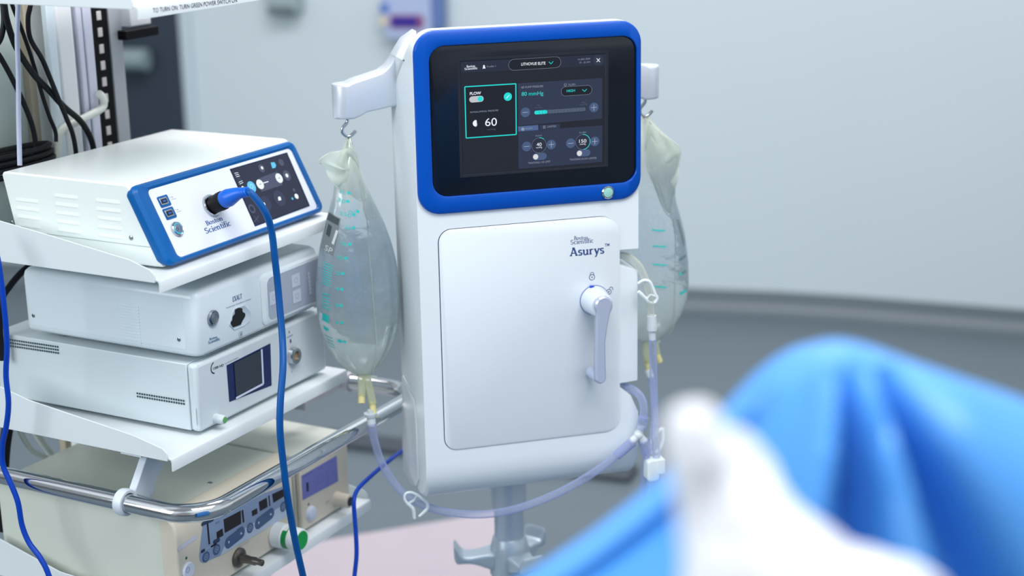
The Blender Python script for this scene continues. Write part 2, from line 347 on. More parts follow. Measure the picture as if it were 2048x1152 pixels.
# ------------------------------------------------------------------ the irrigation pump console on its stand
pump = thing('irrigation_pump', 'white irrigation pump console with blue-framed touch screen on a metal pole stand', 'medical pump', M(.0185, .15, 0), M.rot)
PF = Pl(M(0, 0, 0), M.u, M.z)
def outline(z0, zt=1.4535):
    o = [(-.160, z0), (-.1655, z0+.006)]
    o += [(-.1655, 1.4)]
    o += [(-.1655+.036-.036*math.cos(a), zt-.036+.036*math.sin(a)) for a in np.linspace(0, PI/2, 9)]
    o += [(.2035-.036+.036*math.sin(a), zt-.036+.036*math.cos(a)) for a in np.linspace(0, PI/2, 9)]
    o += [(.2035, 1.079), (.171, 1.0795), (.171, 1.052), (.202, 1.042), (.202, .851), (.171, .849), (.171, .842), (.190, .826), (.2035, .795), (.2035, z0+.006), (.198, z0)]
    return o
mb = MB()
ztop = lambda v: 0 if v < .02 else .095*((v-.02)/.152)**1.25
zv = [(.0, .737), (.0015, .722), (.005, .708), (.012, .694), (.022, .683), (.036, .675), (.055, .670), (.075, .6695), (.10, .669), (.125, .6685), (.15, .668), (.165, .676), (.172, .70)]
mb.loft([[PF(x, z, -v-(.0 if v else 0)) for x, z in outline(z0, 1.4535-ztop(v))] for v, z0 in zv])
mb.box(M, .165, .196, .075, .16, 1.04, 1.085)
body = link('body', mb, white, pump, .005, seg=3)
# blue bezel
def loop(x0, y0, x1, y1, r, h, pl=PF, n=10): return [pl(x, y, h) for x, y in rrect(x0, y0, x1, y1, r, n)]
mb = MB()
ox, oz, ox1, oz1 = -.1640, 1.1645, .2065, 1.4525; ix, iz, ix1, iz1 = -.1405, 1.1925, .1975, 1.4290
mb.loft([loop(ox, oz, ox1, oz1, .036, -.012), loop(ox, oz, ox1, oz1, .036, .0015), loop(ox+.0012, oz+.0012, ox1-.0012, oz1-.0012, .035, .0045), loop(ox+.004, oz+.004, ox1-.003, oz1-.003, .033, .006),
         loop(ix-.003, iz-.003, ix1+.001, iz1+.003, .028, .0075), loop(ix, iz, ix1, iz1, .025, .0062), loop(ix, iz, ix1, iz1, .025, -.008)], closed=True)
link('bezel', mb, bluep, pump)
mb = MB(); mb.loft([loop(ix-.001, iz-.001, ix1+.001, iz1+.001, .026, -.004), loop(ix, iz, ix1, iz1, .025, .0035), loop(ix+.001, iz+.001, ix1-.001, iz1-.001, .024, .0042)])
link('screen_glass', mb, black_glass, pump)
G = Pl(M(0, -.0042, 0), M.u, M.z); S = zc(900, 90, 4.43)
def q4(a, b, c, d, pl, h=0, cv=lambda x, y: (x, y)): return [pl(*pl.px(*cv(*p)), h) for p in (a, b, c, d)]
rim = mat('rim_black', (34, 38, 48), .3)
mb = MB(); oc = [(62, 122), (1408, 47), (1402, 1080), (90, 1180)]; ic = [(92, 148), (1375, 76), (1372, 1062), (116, 1150)]
ctr = np.mean(oc, 0)
mb.loft([q4(*oc, G, 0, S), q4(*[tuple(ctr+(np.array(p)-ctr)*.992) for p in oc], G, .0013, S), q4(*[tuple(ctr+(np.array(p)-ctr)*1.008) for p in ic], G, .0013, S), q4(*ic, G, .0001, S)], closed=True)
link('screen_rim', mb, rim, pump, smooth=False)
sg = Gfx(G, .0003, S)
bgd, hdr, pnl, tabc = ink((24, 27, 38), .95), ink((31, 36, 54), .95), ink((40, 48, 70), .95), ink((70, 92, 134), .95)
wt, gy, tl_, dg, cirb = ink((225, 230, 238), .95), ink((128, 138, 156), .95), ink((28, 205, 200), .95), ink((74, 84, 104), .95), ink((66, 84, 116), .95)
bk = ink((16, 19, 30), .95)
sg.poly([(92, 148), (1375, 76), (1372, 1062), (116, 1150)], bgd).up()
sg.poly([(93, 150), (1374, 78), (1374, 180), (95, 248)], hdr).poly([(602, 340), (1348, 292), (1346, 652), (604, 716)], pnl).poly([(604, 765), (975, 738), (1350, 712), (1346, 1035), (606, 1098)], pnl)
sg.poly([(790, 712), (972, 697), (974, 740), (792, 756)], pnl).poly([(602, 722), (781, 708), (783, 755), (604, 770)], tabc).up()
sg.poly([(136, 376), (575, 349), (581, 788), (144, 818)], bk).up()
for a, b in (((130, 370), (582, 343)), ((582, 343), (586, 792)), ((586, 792), (142, 824)), ((142, 824), (130, 370))): sg.line([a, b], .0017, tl_)
sg.text('Boston', (146, 200), (222, 194), (146, 180), wt, fn=slab); sg.text('Scientific', (128, 222), (244, 213), (128, 203), wt, fn=slab)
sg.disc((300, 186), .0016, wt).poly([(287, 209), (314, 207), (310, 194), (292, 195)], wt)
sg.text('Profile 1', (326, 199), (404, 193), (326, 184), gy)
sg.pill((565, 175), (935, 152), .0086, bk).up().pill((565, 175), (935, 152), .0086, gy, .0004)
sg.text('LITHOVUE ELITE', (630, 182), (845, 172), (630, 157), wt, .01); sg.line([(875, 148), (893, 168), (913, 144)], .0009, tl_)
sg.text('14 JAN 2024', (1133, 136), (1240, 128), (1133, 120), gy); sg.text('10 : 20 AM', (1145, 163), (1240, 157), (1145, 148), gy)
sg.disc((1312, 134), .0085, ink((38, 46, 66), .95)).up().line([(1298, 118), (1327, 150)], .0010, wt).line([(1298, 150), (1327, 118)], .0010, wt)
sg.text('FLOW', (175, 443), (274, 436), (175, 418), wt, .02)
sg.pill((196, 482), (270, 476), .0048, ink((180, 182, 188), .95)).up().disc((266, 476), .0042, tl_).disc((511, 457), .0066, tl_).up().line([(497, 472), (524, 443)], .0009, wt)
sg.text('INTRALUMINAL PRESSURE', (177, 603), (426, 584), (177, 588), gy); sg.text('60', (310, 718), (414, 713), (310, 648), wt)
sg.text('mmHg', (327, 755), (403, 750), (327, 740), dg)
sg.raw([tuple(sg.P((226, 693))+np.array((.0035*math.cos(t)*(1-.35*math.cos(t)), .0052*math.sin(t)))) for t in np.linspace(.9, 2*PI-.9, 20)], wt)
sg.line([(238, 690), (240, 712)], .0008, gy)
for k in range(3): sg.line([(630, 370+k*6), (655, 368+k*6)], .0005, gy)
sg.text('PUMP PRESSURE', (665, 382), (824, 372), (665, 364), gy); sg.text('80 mmHg', (633, 450), (825, 441), (633, 416), tl_)
sg.ring((1020, 352), .0018, .0007, gy); sg.text('FLUSH', (1048, 360), (1108, 355), (1048, 343), gy)
sg.pill((1022, 410), (1216, 397), .0073, bk).up().pill((1022, 410), (1216, 397), .0073, gy, .0004); sg.text('HIGH', (1032, 417), (1105, 412), (1032, 395), tl_, .01); sg.line([(1170, 392), (1190, 411), (1209, 389)], .0009, tl_)
def pm(x, y, plus, r=.0078):
    sg.disc((x, y), r, cirb).up().line([(x-24, y+2), (x+24, y-2)], .0006, ink((170, 180, 200), .95))
    if plus: sg.line([(x, y-26), (x, y+26)], .0006, ink((170, 180, 200), .95))
pm(666, 596, 0); pm(1272, 552, 1); pm(677, 898, 0); pm(895, 881, 1); pm(1066, 869, 0); pm(1279, 852, 1)
sg.pill((760, 597), (1182, 568), .0030, dg).up().pill((760, 597), (842, 591), .0030, tl_).up()
for k in range(1, 16): x = 760+k*27.5; sg.line([(x, 597-(x-760)*.069-13), (x+1, 597-(x-760)*.069+13)], .00035, ink((40, 48, 70), .95))
sg.text('30', (766, 540), (792, 538), (766, 528), dg); sg.text('mmHg', (745, 560), (813, 555), (745, 549), dg); sg.text('300', (1160, 515), (1196, 512), (1160, 502), dg); sg.text('mmHg', (1143, 533), (1212, 528), (1143, 521), dg)
sg.disc((642, 744), .0028, gy).text('FLUSH', (668, 747), (725, 742), (668, 731), gy)
for k in range(4): sg.line([(820, 716+k*7), (843, 714+k*7)], .0005, gy)
sg.text('LIMITER', (860, 731), (938, 725), (860, 714), gy); sg.text('FLOW', (757, 811), (811, 806), (757, 797), gy); sg.text('FLUSH', (1143, 782), (1203, 777), (1143, 768), gy)
for x, y, a0, t in ((786, 887, 50, '40'), (1172, 857, -85, '150')):
    sg.disc((x, y), .0118, ink((34, 40, 58), .95)).up().ring((x, y), .0120, .0003, gy).ring((x, y), .0122, .0010, tl_, a0, 88)
    ww = 22 if len(t) == 2 else 32
    sg.text(t, (x-ww, y+8), (x+ww, y+4), (x-ww, y-22), wt); sg.text('mmHg', (x-26, y+26), (x+26, y+22), (x-26, y+13), wt)
for x, y, t, w_ in ((755, 988, 'TRACKING LVE LIMIT', 100), (1142, 957, 'TRACKING FLOW LIMITER', 120)):
    sg.pill((x+2, y), (x+68, y-5), .0056, cirb).up().disc((x, y), .0043, ink((205, 205, 205), .95))
    cx_ = x+32; sg.text(t, (cx_-w_, y+65), (cx_+w_, y+49), (cx_-w_, y+48), gy)
sg.done('display_graphics', pump)
# power button on bezel
bp_ = PF.px(1213, 383); o = PF(bp_[0], bp_[1], .004)
mb = MB(); mb.lathe(o, PF.n, [(0, .0105), (.004, .0105), (.0055, .009), (.0045, .0085)]); pb = link('power_button', mb, chrome, pump)
mb = MB(); mb.lathe(o+PF.n*.004, PF.n, [(0, .0083), (.0012, .008), (.002, .005)]); link('button_lens', mb, mat('lens_green', (150, 205, 195), .15), pb)
# front door
dx0, dz0, dx1, dz1 = -.1325, .7660, .1700, 1.1380
mb = MB(); mb.loft([loop(dx0-.0014, dz0-.0006, dx1-.0004, dz1+.0010, (.022, .026, .034, .022), -.001), loop(dx0-.0014, dz0-.0006, dx1-.0004, dz1+.0010, (.022, .026, .034, .022), .00025)])
link('door_gap', mb, mat('gap_navy', (30, 52, 84), .5), pump, smooth=False)
mb = MB(); mb.loft([loop(dx0, dz0, dx1, dz1, (.021, .025, .033, .021), .0002), loop(dx0, dz0, dx1, dz1, (.021, .025, .033, .021), .0010), loop(dx0+.0008, dz0+.0008, dx1-.0008, dz1-.0008, (.021, .025, .033, .021), .0016)])
door = link('door', mb, white2, pump)
GD = Pl(M(0, -.0016, 0), M.u, M.z); dg_ = Gfx(GD, .0001, zc(1120, 440, 4.8)); navy = ink((50, 76, 128)); 
dg_.text('Boston', (133, 193), (268, 186), (133, 156), navy, fn=slab).text('Scientific', (102, 236), (320, 216), (102, 193), navy, fn=slab)
dg_.flush('brand_lettering', door); dg_.text('Asurys', (93, 349), (425, 320), (93, 268), navy, fn=lambda t: slab(t, .15, .085)).text('TM', (430, 256), (475, 250), (430, 228), navy, .02)
dg_.flush('model_lettering', door)
for (x, y), op in (((307, 550), 0), ((468, 690), 1)):
    dg_.ring((x, y), .0046 if not op else .0042, .0012, navy); dg_.disc((x, y-2), .0012, navy); dg_.line([(x, y-2), (x, y+12)], .0008, navy)
    if not op: dg_.ring((x, y-30), .0030, .0010, navy, 0, 180).line([(x-17, y-30), (x-18, y-14)], .0010, navy).line([(x+17, y-31), (x+18, y-16)], .0010, navy)
    else: dg_.ring((x+22, y-28), .0030, .0011, navy, -40, 170)
    dg_.flush('unlocked_symbol' if op else 'locked_symbol', door)

# turn handle
hc = GD.px(1189, 600); mb = MB(); hx, hz_ = hc
mb.lathe(GD(hx, hz_, .0), GD.n, [(0, .0245), (.0015, .0245), (.0015, .0235), (.034, .0205), (.040, .018)], n=40)
hd = link('handle', mb, mat('handle_white', (214, 222, 232), .25, metal=.1), door)
mb = MB(); mb.lathe(GD(hx, hz_, .00005), GD.n, [(0, .0252), (.0008, .0252)], n=40); link('hub_ring', mb, ink((20, 70, 150)), hd)
HL = Pl(M(0, -.0016-.040, 0), M.u, M.z)
c0 = HL.px(1206, 609); c1 = HL.px(1200, 755)
def lever(h, gr=0):
    o = []; r0 = .0148+gr; 
    for t in np.linspace(math.radians(-35), math.radians(215), 18): o.append((c0[0]+r0*math.cos(t), c0[1]+r0*math.sin(t)))
    o += [(c0[0]-.0130-gr, c0[1]-.022), (c1[0]-.0088-gr, c1[1]+.03)]
    for t in np.linspace(math.radians(180), math.radians(360), 10): o.append((c1[0]+(.0088+gr)*math.cos(t), c1[1]+(.0095+gr)*math.sin(t)))
    o += [(c1[0]+.0078+gr, c1[1]+.06), (c0[0]+.0052+gr, c0[1]-.040), (c0[0]+.0092+gr, c0[1]-.020)]
    return [HL(x, y, h) for x, y in o]
mb = MB(); mb.loft([lever(-.010, -.003), lever(-.006, 0), lever(.004, 0), lever(.0065, -.0025)])
mb.loft([[HL(c1[0]+.009*math.cos(t)-k*.004, c1[1]-.001+.010*math.sin(t), -.004-k*.030) for t in np.linspace(0, 2*PI, 17)[:-1]] for k in (0, .5, 1)])
link('lever', mb, mat('lever_metal', (196, 206, 228), .24, metal=.4), hd)
mb = MB(); q = GD.px(1183, 573); mb.prism(GD, rrect(q[0]-.0035, q[1]-.002, q[0]+.0035, q[1]+.002, .0012), .0002, .004); link('pointer_mark', mb, ink((0, 70, 190)), hd)
# side hatch, grille dots, rear mount
PS = Pl(M(-.1655, 0, 0), -M.v, M.z)       # x runs towards the viewer, n points left
hv = [PS.px(*p) for p in ((806, 750), (831, 800), (835, 860), (838, 958), (833, 974), (822, 955), (806, 900))]
mb = MB(); cc = np.mean(hv, 0)
mb.loft([[PS(*p, -.001) for p in hv], [PS(*p, .0012) for p in hv], [PS(*(cc+(p-cc)*.94), .0024) for p in hv], [PS(*(cc+(p-cc)*.86), .0016) for p in hv]]); link('side_hatch', mb, white, pump, .0008)
g = Gfx(PS, .0013); g.line([(804, 747), (831, 799), (836, 860), (839, 959), (834, 976)], .0012, ink((60, 110, 120))); g.done('hatch_gap', pump)
g = Gfx(PS, .0002)
for i in range(26):
    for j in range(5):
        x = 793+j*6.5+(i % 2)*3; y = 190+i*9-j*7
        if x < 820+i*.35: g.disc((x, y), .0007, ink((170, 186, 196)))
g.done('speaker_holes', pump)
mb = MB(); mb.box(M, -.158, -.10, .160, .235, .640, .705); link('rear_mount', mb, white, pump, .01, seg=3)
# arms with hooks
def arm(side):
    mb = MB(); vc, hd_ = .15, .0235; ue = -.266; X = (lambda u: u) if side < 0 else (lambda u: .027-u)
    st = []
    for k in range(9):
        a = PI/2*k/8; st.append((ue+hd_*(1-math.cos(a)), hd_*math.sin(a)+.0005, 1.3015, 1.3575))
    st += [(-.236, hd_, 1.3015, 1.361), (-.226, hd_, 1.305, 1.364), (-.214, hd_, 1.311, 1.367), (-.188, hd_, 1.315, 1.374), (-.176, hd_, 1.317, 1.382), (-.168, hd_-.001, 1.318, 1.392), (-.160, hd_-.003, 1.318, 1.406), (-.148, hd_-.005, 1.318, 1.424), (-.128, hd_-.006, 1.318, 1.437)]
    mb.loft([[M(X(u), vc+a, z) for a, z in rrect(-h, z0, h, z1, min(.004, h*.9), 3)] for u, h, z0, z1 in st])
    a_ = link('arm', mb, silver, pump)
    mb = MB(); uh = X(-.243)
    pts = [(0, .004), (0, -.006), (-.004, -.012), (-.0085, -.017), (-.009, -.024), (-.004, -.030), (.003, -.031), (.009, -.027), (.013, -.0225)]
    mb.tube([M(uh+p[0], vc, 1.3015+p[1]) for p in pts], .0027, n=10); link('hook', mb, chrome, a_)
    return M(uh-.002, vc, 1.3015-.031)
HKL = arm(-1); HKR = arm(1)
# pole, sleeve, hand knob, base
P0 = M(.0145, .15, 0)
mb = MB(); mb.lathe(P0+np.array([0, 0, .06]), (0, 0, 1), [(0, .0265), (.53, .0265)], n=32); link('pole', mb, alu, pump)
mb = MB(); mb.lathe(P0+np.array([0, 0, .588]), (0, 0, 1), [(0, .028), (.002, .032), (.1, .032)], n=32); link('pole_sleeve', mb, silver, pump)
mb = MB(); z0 = .50; O = P0+np.array([0, 0, z0])
mb.lathe(O, (0, 0, 1), [(-.045, .030), (-.04, .036), (-.01, .038), (.012, .034), (.030, .0295), (.032, .0275)], n=32)
kn = mat('knob_silver', (176, 192, 204), .32, metal=.3)
knob = link('hand_knob', mb, kn, pump)
for az, L in ((38, .082), (168, .098), (285, .080)):
    a = math.radians(az); dr_ = math.cos(a)*M.u+math.sin(a)*M.v; sd = np.cross([0, 0, 1], dr_)
    mb = MB(); rings = []
    for t, hw, zb, zt in ((.02, .030, -.030, .010), (.045, .022, -.022, .004), (.065, .020, -.014, .000), (L-.012, .022, -.012, -.001), (L-.004, .024, -.013, .016), (L, .022, -.010, .022), (L+.002, .017, -.004, .017)):
        rings.append([O+dr_*t+sd*x+np.array([0, 0, z]) for x, z in rrect(-hw, zb, hw, zt, min(.006, (zt-zb)*.45), 3)])
    mb.loft(rings); link('knob_wing', mb, kn, knob, sub=1)
mb = MB(); mb.lathe(P0, (0, 0, 1), [(.05, .04), (.09, .04), (.10, .03)])
bs = link('stand_base', mb, kn, pump)
for k in range(5):
    a = PI/5+.35+k*2*PI/5; d_ = np.array([math.cos(a), math.sin(a), 0])
    mb = MB(); mb.tube([P0+d_*.03+np.array([0, 0, .075]), P0+d_*.23+np.array([0, 0, .068])], [.016, .011], smooth=0); link('base_leg', mb, kn, bs)
    mb = MB(); mb.lathe(P0+d_*.23+np.array([-.01*d_[1], .01*d_[0], .0288]), np.array([d_[1], -d_[0], 0]), [(0, .024), (0.002, .028), (.018, .028), (.02, .024)], n=20); link('caster', mb, black, bs)
# ------------------------------------------------------------------ the equipment trolley
cart = thing('equipment_trolley', 'pale grey equipment trolley with tray shelves, rear columns and a chrome bumper rail', 'trolley', K(.2, .2, 0), K.rot)
KS = Pl(K(0, 0, 0), K.v, K.z)      # side plane: x to the back, y up, height = u
def prof(u0, u1, pts, pl=KS): return [[pl(a, b, u) for a, b in pts] for u in (u0, u1)]
def shelf(z, u0, u1, lipz, tops, vf=-.022, vb=.375, name='shelf', vr=.12):
    mb = MB(); t = .0022
    mb.loft(prof(u0+.0022, u1-.0022, [(vb, z), (vb, z-t), (vf+.004, z-t), (vf+t, z-t-.003), (vf+t, lipz), (vf, lipz), (vf, z-.004), (vf+.0015, z-.001), (vf+.005, z)]))
    sh = link(name, mb, shelfp, cart)
    for u, nm in ((u0, 'side_lip'), (u1-t, 'side_lip')):
        mb = MB(); k_ = vr if u == u1-t else 0; pts = [(vb, z-.004), (-.014, z-.004), (-.0155, z+.004), (-.013, z+.010), (-.006, z+.0155)]+tops+[(vb, tops[-1][1])]
        if k_: pts = [(vb, z-.002), (k_, z-.002), (k_+.01, z+.006)]+[q for q in tops if q[0] > k_+.03]+[(vb, tops[-1][1])]
        mb.prism(KS, pts, 0, t); mb.v = [tuple(np.array(p)+K.u*u) for p in mb.v]; link(nm, mb, shelfp, sh, .0006)
    # rounded ends of the front lip
    return sh
s0 = shelf(1.5185, -.050, .42, 1.5005, [(.03, 1.545), (.3, 1.56)], vb=.325)
s1 = shelf(1.1230, -.050, .42, 1.1045, [(.03, 1.1495), (.19, 1.172), (.283, 1.184), (.36, 1.195)])
s2 = shelf(.8460, -.0535, .42, .8265, [(.05, .874), (.259, .899), (.315, .912), (.36, .918)])
s3 = shelf(.5815, -.055, .475, .5625, [(.04, .6035), (.227, .612), (.352, .644), (.37, .648)], vr=0)
PL0 = Pl(K(0, -.0222, 0), K.u, K.z)
g = Gfx(PL0, .0003); g.text('TO TURN ON: TURN GREEN POWER SWITCH ON', (306, 25.6), (474, 4.0), (306, 16.4), ink((26, 36, 66)), 0); g.done('lip_lettering', s0)
# columns, slotted track, brackets
def kbox(name, m, dims, par=cart, bev=.002, **kw): mb = MB(); mb.box(K, *dims); return link(name, mb, m, par, bev, **kw)
colm = mat('column_paint', (176, 186, 188), .4); colw = mat('column_bright', (236, 238, 240), .35)
kbox('rear_cover', mat('cover_grey_green', (192, 206, 202), .5), (-.02, .215, 0.44, .47, 1.10, 1.62))
kbox('column', mat('column_blue', (222, 234, 242), .4), (.203, .221, .392, .405, .1, 1.62)); kbox('column_trim', mat('beige_strip', (176, 166, 146), .5), (.185, .200, .425, .44, .1, 1.62))
kbox('column', colw, (.224, .262, .392, .46, .1, 1.62), bev=.004)
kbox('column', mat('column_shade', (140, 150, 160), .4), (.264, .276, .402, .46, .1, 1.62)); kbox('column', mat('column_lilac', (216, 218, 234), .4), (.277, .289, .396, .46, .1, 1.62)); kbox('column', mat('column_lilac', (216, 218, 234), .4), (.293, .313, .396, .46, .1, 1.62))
kbox('column_seam', mat('seam_blue', (70, 96, 116), .5), (.2885, .2935, .400, .46, .1, 1.62), bev=0)
trk = kbox('slotted_track', black, (.3155, .359, .402, .44, .1, 1.62))
for k in range(11):
    kbox('slot', mat('slot_light', (214, 208, 204), .5), (.331, .342, .4005, .4030, 1.215+k*.0285, 1.215+k*.0285+.0155), trk, .001)
kbox('column', mat('column_grey', (176, 180, 186), .4), (.362, .393, .402, .45, .1, 1.62))
kbox('cable_box', colw, (.402, .457, .39, .43, 1.424, 1.50)); kbox('cross_bar', black, (.371, .459, .375, .395, 1.405, 1.4215))
kbox('base_frame', shelfp, (-.06, .46, -.02, .47, .09, .15), bev=.01)
for u, v in ((-.03, .02), (.43, .02), (-.03, .43), (.43, .43)):
    mb = MB(); mb.lathe(K(u, v, .0457)-K.u*.012, K.u, [(0, .04), (.003, .045), (.021, .045), (.024, .04)]); link('caster', mb, black, cart)
    mb = MB(); mb.box(K, u-.016, u+.016, v-.016, v+.016, .088, .1); link('caster_fork', mb, steel, cart)
# bumper rail
zr = .770
def cor(cx, cy, r, a0, a1, n=26): return [K(cx+r*math.cos(t), cy+r*math.sin(t), zr) for t in np.linspace(math.radians(a0), math.radians(a1), n)]
path = [K(-.071, .44, zr), K(-.073, .2, zr)]+cor(-.010, -.022, .063, 180, 270)+cor(.490, -.020, .065, 270, 360)+[K(.5545, .03, zr), K(.550, .062, zr)]
mb = MB(); mb.tube(path, .0145, n=28, smooth=0); rail = link('bumper_rail', mb, chrome, cart)
mb = MB(); mb.tube([K(.5495, .060, zr), K(.549, .074, zr)], .0185, n=20, smooth=0); mb.box(K, .40, .553, .072, .080, zr-.008, zr+.008); mb.box(K, .40, .406, .06, .092, zr-.008, .8435); link('rail_flange', mb, mat('flange_grey', (200, 198, 204), .4), cart, .002)
mb = MB(); rr_ = []
VB = .060
for a in np.linspace(0, 2*PI, 29)[:-1]:
    ca, sa = math.cos(a), math.sin(a); rr_.append([K(-.0718+r*ca, VB+h, zr+r*sa) for r, h in ((.0146, -.008), (.0205, -.008), (.0215, 0), (.0205, .008), (.0146, .008))])
mb.loft(rr_, closed=True)
FB = Pl(K(0, VB+.007, 0), K.u, K.z)
bp = [FB.px(*p) for p in ((281, 912), (318, 922), (300, 958), (292, 985), (284, 993), (256, 985))]
mb.prism(FB, [tuple(p) for p in bp], -.001, .013); bq = [FB.px(*p) for p in ((292, 956), (300, 962), (302, 980), (290, 996), (274, 1000), (284, 985))]
mb.prism(FB, [tuple(p) for p in bq], .003, .009)
br = link('rail_bracket', mb, mat('bracket_white', (206, 216, 226), .35), cart, .0012)
mb = MB(); mb.box(K, -.05, -.02, VB-.02, VB+.02, .838, .8435); link('bracket_foot', mb, shelfp, br)
# ------------------------------------------------------------------ upper unit: controller with blue sloping face
def device(name, label, loc): return thing(name, label, 'medical device', K(*loc), K.rot)
d1 = device('camera_controller', 'white console with blue sloping frame and touch screen, topmost on the trolley', (.2, .15, 1.1235))
mb = MB(); mb.prism(KS, [(.012, 1.1275), (.03, 1.1265), (.27, 1.1265), (.29, 1.135), (.303, 1.152), (.322, 1.243), (.319, 1.2475), (.312, 1.2485), (.074, 1.2485), (.066, 1.246)], .001, .404)
link('housing', mb, d1body, d1, .006, seg=3)
mb = MB(); mb.prism(KS, [(.02, 1.1568), (.3, 1.1568), (.3, 1.1562), (.02, 1.1562)], .0004, .003); link('seam', mb, ink((150, 165, 168)), d1)
e2 = K.v*.06+K.z*.1165; P1 = Pl(K(0, 0, 1.131), K.u, e2)
L1 = lambda x0, y0, x1, y1, r, h: [P1(x, y, h) for x, y in rrect(x0, y0, x1, y1, r, 8)]
mb = MB()
mb.loft([L1(.002, .0075, .404, .1300, .010, -.020), L1(-.002, .0025, .406, .1310, .012, -.010), L1(-.0015, -.001, .4055, .1305, .013, -.002), L1(.004, .002, .402, .127, .011, .003), L1(.018, .005, .394, .1215, .009, .0035),
         L1(.0265, .0068, .3905, .1178, .008, .0005), L1(.0265, .0068, .3905, .1178, .008, -.010)], closed=True)
link('blue_frame', mb, teal_blue, d1)
mb = MB(); mb.loft([L1(.0262, .0065, .3908, .1181, .008, -.005), L1(.0265, .0068, .3905, .1178, .008, .0006)]); fp = link('front_panel', mb, frontw, d1)
for r_ in [(v0, 1.2045-k*.0135+(.0135 if j else .0135)*0) for j, v0 in enumerate((.248, .1665, .083)) for k in range(-1 if j else 0, 4 if j else 4)]:
    v0, z = r_; w_ = .052; mb = MB()
    mb.loft([[K(.001-d, v, zz) for v, zz, d in ((v0+w_, z, -.0005), (v0+w_-.004, z, .0008), (v0+.004, z, .0008), (v0, z, -.0005))],
             [K(.001-d, v, zz) for v, zz, d in ((v0+w_, z+.0095, -.0008), (v0+w_-.004, z+.0095, -.0006), (v0+.004, z+.0095, -.0006), (v0, z+.0095, -.0008))]]); link('vent_louver', mb, d1body, d1, smooth=False)
for v in (.069, .310):
    mb = MB(); mb.lathe(K(.001, v, 1.1675), -K.u, [(0, .0036), (.001, .0036), (.0016, .0025)], 16); link('screw', mb, steel, d1)
G1 = Pl(P1(0, 0, .0008), P1.a, P1.b); Z1 = zc(300, 280, 5.237); g = Gfx(G1, .0001, Z1)
scr = [(835, 305), (1100, 905), (1672, 690), (1432, 130)]
mb = MB(); ctr = np.mean(scr, 0)
mb.loft([[G1(*G1.px(*Z1(*tuple(ctr+(np.array(p)-ctr)*k))), h) for p in scr] for k, h in ((1.0, -.0002), (1.0, .0009), (.985, .0012))]); ts = link('touch_screen', mb, mat('ts_glass', (24, 34, 62), .12), fp, smooth=False)
GT = Pl(P1(0, 0, .0020), P1.a, P1.b); t_ = Gfx(GT, .0001, Z1)
w1, c1_, g1, g2 = ink((225, 232, 240), .95), ink((90, 190, 230), .95), ink((66, 74, 100), .95), ink((42, 50, 78), .95)
t_.poly([tuple(ctr+(np.array(p)-ctr)*.96) for p in scr], ink((26, 32, 58), .95)).up()
t_.poly([(1130, 405), (1330, 330), (1390, 470), (1165, 545)], g1).up()
t_.disc((1063, 492), .0098, c1_).disc((1152, 465), .0085, w1).disc((1351, 400), .0085, w1).disc((1432, 373), .0092, g1).disc((1168, 298), .0072, g1).disc((1373, 236), .0062, g1)
t_.poly([(1262, 238), (1300, 232), (1320, 262), (1312, 292), (1280, 298)], c1_)
t_.disc((1208, 665), .0130, g2).disc((1355, 612), .0140, g2).up()
t_.disc((1432, 373), .0035, w1).disc((1172, 293), .0028, w1).disc((1533, 590), .0046, w1).disc((1490, 615), .0022, c1_).disc((1505, 525), .0032, g1)
t_.line([(1185, 452), (1238, 436)], .0016, w1).line([(1240, 434), (1322, 406)], .0006, g1).line([(1142, 466), (1163, 462)], .0008, ink((30, 40, 60), .95)).line([(1343, 402), (1360, 397)], .0008, ink((30, 40, 60), .95)).line([(1351, 393), (1352, 408)], .0008, ink((30, 40, 60), .95))
t_.ring((1063, 487), .0035, .0007, w1)
t_.poly([(948, 506), (963, 480), (992, 497), (1003, 545), (988, 545), (984, 525), (972, 528), (976, 545), (960, 540)], w1)
t_.ring((1065, 722), .0062, .0032, g1); t_.line([(1088, 800), (1140, 862)], .0016, g1); t_.line([(1090, 862), (1135, 798)], .0016, g1)
t_.poly([(1338, 602), (1350, 592), (1365, 597), (1374, 630), (1344, 637)], w1); t_.poly([(1172, 660), (1196, 655), (1210, 680), (1186, 690)], w1)
for k in range(7): t_.line([(882+k*9, 350+k*19), (920+k*9, 343+k*17)], .0010, g1 if k in (3, 4) else w1)
t_.done('display_graphics', ts)
brand = ink((28, 84, 150))
g.text('Boston', (596, 897), (766, 838), (590, 852), brand, fn=slab); g.text('Scientific', (590, 982), (852, 893), (572, 925), brand, fn=slab); g.flush('brand_lettering', fp)
for x, y in ((212, 605), (268, 735)):
    g.text('O', (x-8, y+3), (x+2, y), (x-9, y-7), ink((120, 135, 160))); g.text('USB', (x+10, y+2), (x+30, y-4), (x+7, y-10), ink((120, 135, 160))); g.text('camera', (x+15, y+22), (x+62, y+10), (x+12, y+12), ink((120, 135, 160))); g.flush('port_marking', fp)

